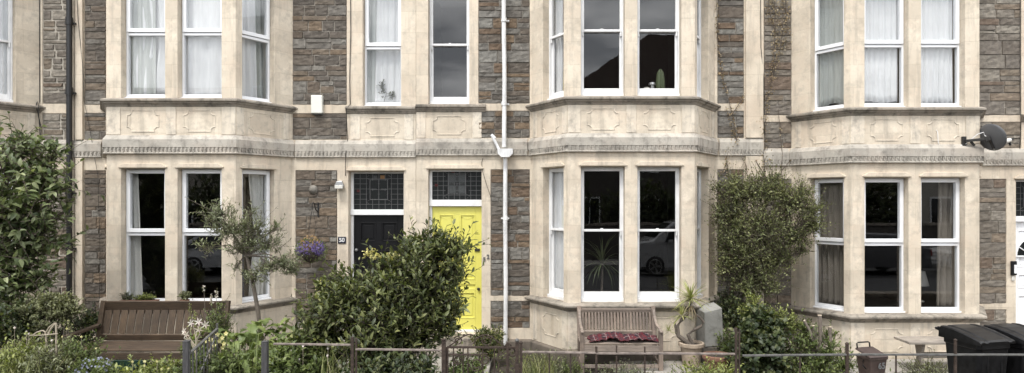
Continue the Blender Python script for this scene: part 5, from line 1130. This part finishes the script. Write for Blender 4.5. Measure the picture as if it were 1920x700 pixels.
def flowers_np(t, name, mat, cen, rad, n, Ln, W, seed, petals=5, face=(0, -1, .4)):
    rs = np.random.RandomState(seed); d_ = unit(rs, n); c = np.array(cen)+d_*np.array(rad)*(.7+.3*rs.rand(n))[:, None]; N = nrm(d_+np.array(face)+unit(rs, n)*.3); X = nrm(np.cross(N, unit(rs, n))); Y = np.cross(N, X); PP, DD, NN = [], [], []
    for k in range(petals): a = 2*math.pi*k/petals; DD.append(X*math.cos(a)+Y*math.sin(a)+N*.25); PP.append(c); NN.append(N)
    P_, D, N_ = map(np.concatenate, (PP, DD, NN)); return leaves(name, mat, P_, D, N_, Ln*np.ones(len(P_)), W*np.ones(len(P_)), t, 'leaf', .1, 0)
o3 = Vector((bx, 0, WZ(382)))
flowers_np(t, 'violet_flowers', L['purple_f'], (bx+cx_-.03, -.32, o3.z+cz_+.06), (.22, .17, .13), 190, .017, .012, 51); flowers_np(t, 'violet_flowers', L['purple_f'], (bx+cx_+.13, -.32, o3.z+cz_+.07), (.10, .12, .12), 90, .02, .014, 52)
flowers_np(t, 'orange_flowers', L['orange_f'], (bx+cx_-.02, -.28, o3.z+cz_+.17), (.17, .12, .11), 120, .016, .012, 53)
rs = np.random.RandomState(54); n = 500; d_ = unit(rs, n); P_ = np.array([bx+cx_, -.28, o3.z+cz_+.04])+d_*np.array([.24, .17, .18]); leaves('foliage', L['fern'], P_, d_+np.array([0, 0, .2]), unit(rs, n), .03+0*P_[:, 0], .015+0*P_[:, 0], t, 'leaf')

# ---- herbaceous planting
def tuft(name, label, cat, cen, rx, ry, n, h, W, mat, seed, lean=.5, group=None, droop=.35):
    rs = np.random.RandomState(seed); a = rs.rand(n)*2*math.pi; r = np.sqrt(rs.rand(n)); t = thing(name, label, cat, cen, 0, group); cen = np.array(list(cen))
    P_ = cen+np.stack([rx*r*np.cos(a), ry*r*np.sin(a), 0*a], 1); b = rs.rand(n)*2*math.pi; e = lean*(.2+.8*rs.rand(n)); D = np.stack([np.cos(b)*np.sin(e), np.sin(b)*np.sin(e), np.cos(e)], 1); N = np.stack([-np.cos(b)*np.cos(e), -np.sin(b)*np.cos(e), np.sin(e)], 1)
    k = .6+.5*rs.rand(n); leaves('blades', mat, P_, D, N*-1, h*k, W*(.7+.6*rs.rand(n)), t, 'blade', droop*-1 if False else droop); return t
def bigleaf(name, label, cat, cen, n, Ln, W, mat, seed, lo=.3, h=.3, group=None, sp=.12):
    """rosette of broad arching lobed leaves on stalks"""
    rs = np.random.RandomState(seed); t = thing(name, label, cat, cen, 0, group); V, Fc, st = [], [], MB(); cen = Vector(cen)
    for i in range(n):
        a = rs.rand()*6.283; e = lo+rs.rand()*.9; Lx = Ln*(.7+.5*rs.rand()); wd = W*(.7+.5*rs.rand()); hh = h*(.5+.7*rs.rand()); b0 = cen+Vector((rs.uniform(-sp, sp), rs.uniform(-sp, sp), 0)); dr = Vector((math.cos(a), math.sin(a), 0)); sd = Vector((-dr.y, dr.x, 0))
        p1 = b0+dr*hh*.35+Vector((0, 0, hh)); st.tube([b0, b0+dr*hh*.1+Vector((0, 0, hh*.6)), p1], [.006, .005, .004], 5); b = len(V); K = 12
        for j in range(K+1):
            f = j/K; c = p1+dr*(Lx*f*math.cos(e*(.3+f)))+Vector((0, 0, Lx*(math.sin(e)*f*(1-.25*f)-.75*f*f*.9))); lob = .62+.38*abs(math.cos(f*K*math.pi/2)); w_ = wd*math.sin(math.pi*min(1, f*.92+.06))**.8*lob
            V += [c-sd*w_+Vector((0, 0, w_*.25)), c-sd*w_*.5+Vector((0, 0, w_*.18)), c, c+sd*w_*.5+Vector((0, 0, w_*.18)), c+sd*w_+Vector((0, 0, w_*.25))]
        for j in range(K):
            for q in range(4): s = b+j*5+q; Fc.append((s, s+1, s+6, s+5))
    mesh_np('leaves', np.array([list(v) for v in V]), np.array(Fc), mat, t); st.build('stalks', M['bark_pale'], t, world=True); return t
G = 'bedding plants in the left garden'
for i, (px, py, d, m_, sz) in enumerate([(440, 610, 7.6, 'acanthus', 1), (485, 600, 7.8, 'acanthus', 1.0), (520, 640, 7.3, 'acanthus', .9), (470, 650, 7.2, 'fern', 1), (548, 620, 7.8, 'acanthus', .9), (430, 665, 7.0, 'acanthus', .8)]):
    c = C(px, py, d); bigleaf('acanthus', ['broad lobed plant just right of the brown bench end', 'broad lobed pale plant at the foot of the olive tree', 'broad lobed plant beside the left end of the long rail', 'darker lobed plant low under the olive tree', 'lobed plant between the olive trunk and the big shrub', 'low lobed plant behind the open grey gate'][i], 'plant', (c.x, c.y, max(.02, c.z-.55*sz)), 20, .34*sz, .085*sz, L[m_], 60+i, h=.42*sz, sp=.16)
hb = [('fresh green leafy perennials beside the brown bench arm', 172, 694, 7.0, 24, 12, 'fern', .045, .018), ('soft mid green perennials under the pale cane frame', 140, 664, 7.3, 46, 26, 'fern', .05, .014), ('olive green perennials filling the left corner', 50, 668, 7.3, 66, 36, 'grass', .05, .011), ('bright low foliage in front of the brown bench', 292, 696, 6.8, 44, 12, 'lime', .05, .022), ('leafy stems in front of the bench end', 362, 668, 6.9, 18, 40, 'fern', .04, .018), ('feathery green plants behind the open grey gate', 410, 600, 7.8, 18, 36, 'fern', .035, .010), ('green plants filling the gate opening', 425, 680, 6.9, 34, 26, 'fern', .045, .02), ('dense low greenery under the long rail', 560, 672, 7.0, 66, 40, 'fern', .06, .028), ('pale green herb behind the gate post', 1010, 690, 7.8, 46, 22, 'hebe', .03, .010), ('straggly green weeds at the foot of the bay', 1060, 690, 8.3, 34, 18, 'fern', .03, .012), ('low greenery at the foot of the scrolled gate', 870, 690, 7.2, 36, 18, 'fern', .05, .02), ('tangled weeds right of the brown pot', 1365, 640, 9.2, 20, 28, 'fern', .035, .02), ('leafy weeds before the plank bench', 1745, 692, 8.4, 46, 12, 'hebe', .03, .012), ('yellowish leaves low before the palm pots', 1330, 697, 7.8, 60, 8, 'lime', .04, .02), ('thin weeds under the grey bench front', 1170, 700, 7.6, 60, 8, 'olive', .03, .01), ('dark leafy growth behind the pale cane frame', 120, 636, 8.7, 60, 26, 'ivy', .05, .026), ('dark shade plants under the climbing shrub', 1395, 590, 9.5, 40, 22, 'ivy', .045, .03), ('light frilly leaves low at the left edge', 25, 675, 7.0, 46, 28, 'lime', .05, .02), ('mixed pale and tawny foliage left of the cane frame', 95, 672, 6.95, 36, 24, 'hebe', .045, .016), ('dark foliage in the far left corner below the shelf', 20, 600, 7.9, 44, 34, 'ivy', .05, .03), ('dark greenery between shrub and bench', 165, 598, 8.75, 20, 14, 'ivy', .045, .02), ('low dark greenery at the foot of the big shrub', 740, 690, 6.75, 90, 24, 'ivy', .055, .028), ('ivy strands hanging left of the climbing shrub', 1365, 570, 9.7, 24, 30, 'ivy', .04, .028)]
for i, (lab, px, py, d, rx, ry, m_, Ln, W) in enumerate(hb):
    c = C(px, py, d); s = d/F_PX
    plant('leafy_plant', lab, 'plant', (c.x, c.y, .02), [blob(px, py, d, rx, ry, min(.45, rx*s)), blob(px-rx*.3, py+ry*.5, d-.1, rx*.8, ry*.8, .3), blob(px+rx*.3, py+ry*.5, d-.1, rx*.8, ry*.8, .3)], L[m_], int(90+rx*ry*.16), 8, Ln, W, seed=80+i, tw_len=.16, up=.7, limb=.006)
tf = [('pale arching grass at the bottom left corner', 30, 700, 6.7, .30, .22, 170, .12, 'grass'), ('tawny grass tuft left of the pale cane frame', 110, 690, 6.9, .22, .2, 80, .10, 'grass'), ('green strappy tuft right of the cane frame', 210, 700, 6.8, .20, .18, 50, .08, 'fern'), ('strappy green leaves under the big shrub by the rusty post', 640, 705, 6.7, .22, .15, 60, .22, 'grass'), ('grass tuft at the right of the gate post', 1005, 715, 7.4, .25, .15, 160, .26, 'grass'), ('strappy leaves before the olive tree', 455, 690, 6.9, .2, .2, 40, .34, 'fern')]
for i, (lab, px, py, d, rx, ry, n, h, m_) in enumerate(tf):
    c = C(px, py, d); tuft('grass_tuft', lab, 'grass tuft', (c.x, c.y, max(.02, c.z-.2)), rx, ry, n, h+.22, .010, L[m_], 120+i)
# tall pale spikes
def spikes(name, label, cat, items, mat, fl, seed, Ln=.02):
    px, py, d, h = items[0]; c = C(px, py, d); t = thing(name, label, cat, (c.x, c.y, .02)); mb = MB(); rs = np.random.RandomState(seed); PP = []
    for px, py, d, h in items:
        tp = C(px, py, d); b = Vector((tp.x+rs.uniform(-.04, .04), tp.y, .02)); mb.tube([b, (b+tp)/2+Vector((rs.uniform(-.03, .03), 0, 0)), tp], [.006, .005, .003], 5)
        for q in rs.rand(int(260*h)): PP.append(list(tp+(b-tp)*(q*h/max(.1, (tp-b).length))))
    mb.build('stems', M['bark_pale'], t, world=True); P_ = np.array(PP)+rs.normal(size=(len(PP), 3))*.008; leaves(fl, mat, P_, unit(rs, len(P_)), unit(rs, len(P_)), Ln*np.ones(len(P_)), Ln*.6*np.ones(len(P_)), t, 'leaf'); return t
spikes('flower_spike', 'tall pale green flower spike rising in front of the brown bench', 'flower', [(356, 568, 7.2, .35), (366, 585, 7.2, .2)], L['lime'], 'buds', 140)
spikes('flower_spike', 'tall stems with pink tips before the left bay window', 'flower', [(405, 545, 8.0, .1), (382, 535, 8.0, .06), (396, 552, 8.0, .12)], L['white_f'], 'buds', 141, .03)
spikes('flower_spike', 'upright pale seed heads right of the cane frame', 'flower', [(128, 600, 7.6, .12), (134, 607, 7.6, .12), (120, 595, 7.6, .1)], L['grass'], 'buds', 142)
# lilies
def starflower(t, c, n_, r, mat, wd=.3, k=6, name='bloom'):
    n_ = Vector(n_).normalized(); x = n_.cross(Vector((.2, .3, .9))).normalized(); y = n_.cross(x); D = np.array([list(x*math.cos(a)+y*math.sin(a)+n_*.35) for a in [2*math.pi*q/k for q in range(k)]]); P_ = np.tile(np.array(list(c)), (k, 1)); return leaves(name, mat, P_, D, np.tile(np.array(list(n_)), (k, 1)), r*np.ones(k), r*wd*np.ones(k), t, 'oval', .25, .1)
c = C(367, 620, 6.45); t = thing('lily_plant', 'white lilies with star shaped blooms beside the open gate', 'lily', (c.x, c.y, .02)); mb = MB()
for (px, py, q) in ((359, 606, (-.2, -1, .2)), (372, 604, (.5, -1, .5)), (350, 628, (-.3, -1, .1)), (373, 618, (.4, -1, -.2)), (385, 609, (.6, -1, .1)), (346, 622, (-.6, -1, .3)), (353, 636, (0, -1, -.3))):
    p = C(px, py, 6.45); starflower(t, p, q, .046, L['white_f'], .27); mb.tube([(c.x+.02, c.y, .02), (c.x, c.y, p.z-.15), tuple(p+Vector((0, .03, -.02)))], [.007, .005, .003], 5)
mb.build('stems', M['cane'], t, world=True)
rs = np.random.RandomState(9); n = 160; z = rs.rand(n)*.85; P_ = np.stack([c.x+.0*z, c.y+.0*z, z], 1); leaves('foliage', L['fern'], P_, unit(rs, n)+np.array([0, 0, .3]), unit(rs, n), .10+0*z, .016+0*z, t, 'oval', .2)
c = C(412, 640, 7.3); t = thing('evening_primrose', 'pale yellow flowers behind the open gate', 'flowers', (c.x, c.y, .02)); mb = MB()
for (px, py) in ((391, 632), (396, 637), (402, 648), (412, 640), (417, 634), (424, 626), (420, 645), (418, 652), (408, 628), (388, 640)):
    p = C(px, py, 7.1); starflower(t, p, (0, -1, .3), .028, L['yellow_f'], .8, 5); mb.tube([(c.x, c.y, .02), ((c.x+p.x)/2, c.y, p.z*.6), tuple(p+Vector((0, .01, 0)))], .003, 5)
mb.build('stems', M['cane'], t, world=True)
c = C(172, 700, 6.8); t = thing('lobelia', 'pale blue flowers in front of the grey recycling box', 'flowers', (c.x, c.y, .4)); flowers_np(t, 'blooms', L['blue_f'], (c.x, c.y, c.z+.07), (.22, .16, .10), 75, .013, .010, 151); rs = np.random.RandomState(10); n = 420; d_ = unit(rs, n); leaves('foliage', L['fern'], np.array([c.x, c.y, c.z+.0])+d_*np.array([.24, .14, .14]), d_, unit(rs, n), .03+0*d_[:, 0], .012+0*d_[:, 0], t, 'leaf')
c = C(96, 660, 7.0); t = thing('white_flower', 'round white bloom by the pale cane frame', 'flower', (C(98, 662, 7.0).x, C(98, 662, 7.0).y, .02)); p = C(98, 660, 7.0); flowers_np(t, 'bloom', L['white_f'], tuple(p), (.035, .03, .035), 40, .022, .018, 152); mb = MB(); mb.tube([(p.x, p.y, .02), (p.x, p.y, p.z)], .005, 5); mb.build('stem', M['cane'], t, world=True)
# pale cane frame
c = C(88, 670, 7.0); t = thing('cane_frame', 'pale bent canes tied in a plant support at the left', 'plant support', (c.x, c.y, .02)); mb = MB(); k = lambda px, py, d=7.0: C(px, py, d)
mb.tube([k(91, 700), k(88, 660), k(86, 630), k(85, 622)], .010, 7); mb.tube([k(85, 623), k(80, 620), k(70, 623), k(62, 628)], .007, 7); mb.tube([k(55, 629, 7.2), k(75, 629), k(108, 626, 6.9)], .006, 6); mb.tube([k(105, 700, 6.95), k(105.5, 650, 6.95), k(105, 606, 6.95)], .010, 7); mb.tube([k(104, 607), k(96, 616), k(90, 628)], .010, 7); mb.tube([k(102, 606), k(92, 614), k(84, 626)], .006, 6); mb.build('canes', M['cane'], t, world=True)
for i, (lab, px, py, d, rx, ry, m_, n) in enumerate([('scattered white flower heads in the left corner bed', 60, 645, 7.1, 60, 34, 'white_f', 10), ('scattered yellow flower heads by the brown bench arm', 150, 640, 7.4, 40, 24, 'yellow_f', 9), ('small yellow flowers low before the bench', 290, 685, 6.7, 50, 10, 'yellow_f', 8), ('tiny white flowers under the long rail', 585, 665, 6.8, 60, 26, 'white_f', 7)]):
    rs = np.random.RandomState(300+i); c = C(px, py, d); t = thing('wild_flowers', lab, 'flowers', (c.x, c.y, .02), 0, 'wild flowers in the left beds'); st = MB()
    for q in range(n):
        p = C(px+rs.uniform(-rx, rx), py+rs.uniform(-ry, ry), d+rs.uniform(-.2, .2)); st.tube([(p.x+rs.uniform(-.05, .05), p.y, .02), (p.x, p.y, p.z*.6), tuple(p)], .0022, 4)
        starflower(t, p, (rs.uniform(-.5, .5), -1, rs.uniform(0, .9)), .016, L[m_], .6, 5)
    st.build('stems', M['cane'], t, world=True)
# fallen plant matter
rs = np.random.RandomState(70); n = 9000; P_ = np.stack([rs.uniform(-9.5, 9, n), rs.uniform(-3.8, -.2, n), .03+.03*rs.rand(n)], 1)
o = leaves('ground_cover', L['fern'], P_, unit(rs, n)+np.array([0, 0, .6]), unit(rs, n)+np.array([0, 0, 1.]), .045+.03*rs.rand(n), .018+0*P_[:, 0], None, 'leaf'); tag(o, 'low green weeds scattered over the garden soil', 'ground cover', kind='stuff')
# ---------------------------------------------------------------- the other side of the street, seen only as reflections in the window glass
def carpaint(name, c): return simple(name, c, .25, var=.04, bstr=0, coat=.6)
M['car_silver'] = carpaint('silver_car_paint', (.5, .51, .52)); M['car_dark'] = carpaint('dark_car_paint', (.07, .07, .075)); M['car_white'] = carpaint('white_car_paint', (.62, .62, .62)); M['car_grey'] = carpaint('grey_van_paint', (.40, .405, .41))
M['lamp_red'] = simple('red_lamp_lens', (.25, .01, .01), .2, bstr=0); M['lamp_clear'] = simple('clear_lamp_lens', (.5, .5, .5), .1, bstr=0); M['plate'] = simple('yellow_plate', (.6, .5, .1), .5, bstr=0)
def car(label, x0, mat, L_, Hc, van=False, flip=1, y=-12.9):
    t = thing('parked_van' if van else 'parked_car', label, 'van' if van else 'car', (x0+L_/2, y, -.10), 0 if flip > 0 else math.pi, 'vehicles parked on the far side')
    hl = L_/2; W = .9 if van else .84; bz = .30
    if van: roof = [(-hl, .55), (-hl+.02, .95), (-hl+.08, 1.12), (-hl+.75, 1.22), (-hl+1.45, Hc-.06), (-hl+1.8, Hc), (hl-.12, Hc-.02), (hl-.02, Hc-.25), (hl, .6)]; belt = 1.12
    else: roof = [(-hl, .5), (-hl+.03, .72), (-hl+.15, .82), (-hl+.95, .95), (-hl+1.65, Hc-.05), (-hl+2.1, Hc), (hl-.85, Hc-.05), (hl-.22, .98), (hl-.04, .9), (hl, .5)]; belt = .93
    low = [(hl-.05, bz-.02), (-hl+.05, bz-.02)]; prof = roof+low; m = MB(); n = len(prof); cols_ = [-1, -.97, -.86, 0, .86, .97, 1]
    for cx in cols_:
        for (x, z) in prof:
            tum = 1 if z < belt else 1-.16*(z-belt)/(Hc-belt); dz = -.035*(abs(cx) > .9)*(z > belt)-.02*(abs(cx) == 1)*(z > belt); m.v.append((x*(1-.012*(abs(cx) > .9)), cx*W*tum, z+dz))
    for a in range(len(cols_)-1):
        for k in range(n): m.f.append((a*n+k, a*n+(k+1) % n, (a+1)*n+(k+1) % n, (a+1)*n+k))
    m.f.append(tuple(range(n))); m.f.append(tuple(range((len(cols_)-1)*n, len(cols_)*n))[::-1]); body = m.build('body', mat, t, bevel=.03)
    wx = (-hl+.85, hl-.80)
    for s in (-1, 1):
        for x in wx:
            m = MB(); m.tube([(x, s*(W-.20), .32), (x, s*(W+.012), .32)], .32, 28); w = m.build('wheel', M['tyre'], t, bevel=.02)
            m = MB()
            for k in range(5): a = 2*math.pi*k/5; m.bar((x, s*(W+.02), .32), (x+.21*math.cos(a), s*(W+.02), .32+.21*math.sin(a)), .015, .06, up=(0, 1, 0) if False else (0, 0, 1) if abs(math.sin(a)) < .9 else (1, 0, 0))
            m.tube([(x+.22*math.cos(q*math.pi/12), s*(W+.02), .32+.22*math.sin(q*math.pi/12)) for q in range(25)], .018, 6); m.build('rim', M['steel'], w)
        # side glass
        m = MB(); e = Hc-.13; g = W*(1-.16*(e-belt)/(Hc-belt))+.006; gb = W+.004
        xs = ((-hl+1.15 if van else -hl+1.2), (-hl+1.55 if van else -hl+1.85)); xe = ((hl-.3 if not van else -hl+2.5), (hl-.95 if not van else -hl+2.5))
        m.prism([(xs[0], s*gb, belt+.03), (xe[0]-.25*(not van), s*gb, belt+.03), (xe[1], s*g, e), (xs[1], s*g, e)], (0, -.002, 0), (0, .004, 0)); m.build('side_window', M['car_glass'], t)
    for (xa, za, xb, zb, nm) in ((roof[3][0]+.05, roof[3][1]+.05, roof[4][0]-.03, roof[4][1]-.04, 'windscreen'), (roof[-4][0]+.04, roof[-4][1]-.05, roof[-3][0]-.02, roof[-3][1]+.06, 'rear_window')):
        a, b = Vector((xa, 0, za)), Vector((xb, 0, zb)); nn = Vector((-(b-a).z, 0, (b-a).x)).normalized(); nn = nn if nn.z > 0 else -nn; m = MB(); m.prism([a+Vector((0, -W*.86, 0)), a+Vector((0, W*.86, 0)), b+Vector((0, W*.74, 0)), b+Vector((0, -W*.74, 0))], nn*-.004, nn*.012); m.build(nm, M['car_glass'], t)
    for s in (-1, 1):
        m = MB(); m.obox((-hl+.03, s*.62, .66), (.03, 0, 0), (0, .15, 0), (0, 0, .07)); m.build('headlight', M['lamp_clear'], t, bevel=.02); m = MB(); m.obox((hl-.01, s*.68, .78), (.03, 0, 0), (0, .12, 0), (0, 0, .12)); m.build('tail_light', M['lamp_red'], t, bevel=.02)
        m = MB(); m.obox((-hl+1.35, s*(W+.09), belt+.05), (.06, 0, 0), (0, .08, 0), (0, 0, .06)); m.build('wing_mirror', mat, t, bevel=.02)
    m = MB(); m.obox((hl+.01, 0, .5), (.01, 0, 0), (0, .26, 0), (0, 0, .055)); m.build('number_plate', M['plate'], t)
    m = MB(); m.box(-hl-.03, -hl+.12, -W*.95, W*.95, .25, .48); m.box(hl-.12, hl+.03, -W*.95, W*.95, .25, .48); m.build('bumper', mat, t, bevel=.03)
    return t
car('grey van reflected in the lower windows of the middle bay', 3.4, M['car_grey'], 4.6, 1.86, True)
car('silver hatchback reflected in the lower windows of the left bay', -12.0, M['car_silver'], 4.0, 1.45, flip=-1)
car('dark car with alloy wheels reflected in the right hand bay', 9.0, M['car_dark'], 4.5, 1.45)
car('white car reflected at the right of the right hand bay', 14.3, M['car_white'], 4.3, 1.5)
# boundary wall and hedge of the far side
t = thing('garden_wall', 'dark stone wall along the far pavement', 'wall', (0, -16.9, -.1)); m = MB(); m.box(-40, 40, -.15, .15, 0, 1.5); m.build('wall', M['brick_far'], t, bevel=.02); m = MB(); m.box(-40, 40, -.2, .2, 1.503, 1.6); m.build('coping', M['ledge'], t)
def far_house(label, x0, x1, yf, mat, ze, zr, gable):
    t = thing('house', label, 'house', ((x0+x1)/2, yf, -.1)); w = (x1-x0)/2; m = MB(); m.box(-w, w, -8, 0, 0, ze); m.build('wall', mat, t)
    m = MB()
    if gable: m.prism([(-w-.3, 0, ze+.002), (w+.3, 0, ze+.002), (w*.25, 0, zr), (-w*.25, 0, zr)], (0, -8.3, 0), (0, .3, 0))
    else: m.prism([(0, .35, ze+.002), (0, -8.3, ze+.002), (0, -4, zr)], (-w-.2, 0, 0), (w+.2, 0, 0))
    rf = m.build('roof', M['tile_roof'], t); m = MB(); m.box(w-1.1, w-.3, -4.6, -3.4, zr-1.2, zr+1.1); m.build('chimney', mat, rf)
    n = max(2, int((x1-x0)/2.4))
    for z0 in (1.0, 4.0):
        for i in range(n):
            x = -w+(i+.5)*2*w/n; m = MB(); m.box(x-.55, x+.55, .003, .05, z0, z0+1.7); f = m.build('window', M['white'], t); m = MB(); m.box(x-.48, x-.03, .052, .06, z0+.08, z0+1.6); m.box(x+.03, x+.48, .052, .06, z0+.08, z0+1.6); m.build('pane', M['car_glass'], f)
    return t
far_house('dark gabled house reflected in the upper windows of the middle bay', 1.6, 13.5, -23, M['brick_far'], 7.6, 10.9, True)
far_house('pale rendered house across the street at the left', -24, -15.0, -21, M['render_wall'], 6.2, 8.6, False)
far_house('pale rendered house across the street at the right', 17, 30, -23, M['render_wall'], 5.4, 7.4, False)
for i, (x, y, h, r) in enumerate([(-12.8, -18.8, 4.6, 2.3), (-8.2, -19.5, 4.2, 2.2), (-3.8, -19.2, 3.8, 2.2), (.6, -18.9, 4.3, 2.0), (14.6, -19, 4.2, 2.2), (5.0, -18.6, 3.4, 1.8), (9.5, -18.8, 3.6, 1.9)]):
    plant('tree', ['dark tree across the street behind the silver hatchback', 'bushy tree across the street left of centre', 'low rounded tree across the street left of the gabled house', 'tree across the street at the left corner of the gabled house', 'tree across the street right of the gabled house', 'low tree across the street behind the grey van', 'low tree across the street behind the dark car'][i], 'tree', (x, y, -.1),
          [((x, y, h*.62), (r*.9, r*.8, h*.34)), ((x-r*.5, y+.3, h*.5), (r*.6, r*.6, h*.25)), ((x+r*.5, y-.2, h*.55), (r*.6, r*.6, h*.28)), ((x+.1, y, h*.25), (r*.8, r*.6, h*.22))], L['ivy'], 900, 7, .16, .10, seed=200+i, tw_len=.5, limb=.06, group='trees across the street', trunk=[((x, y, -.1), .16), ((x, y, h*.3), .11)], twr=.008)
bpy.context.view_layer.update()
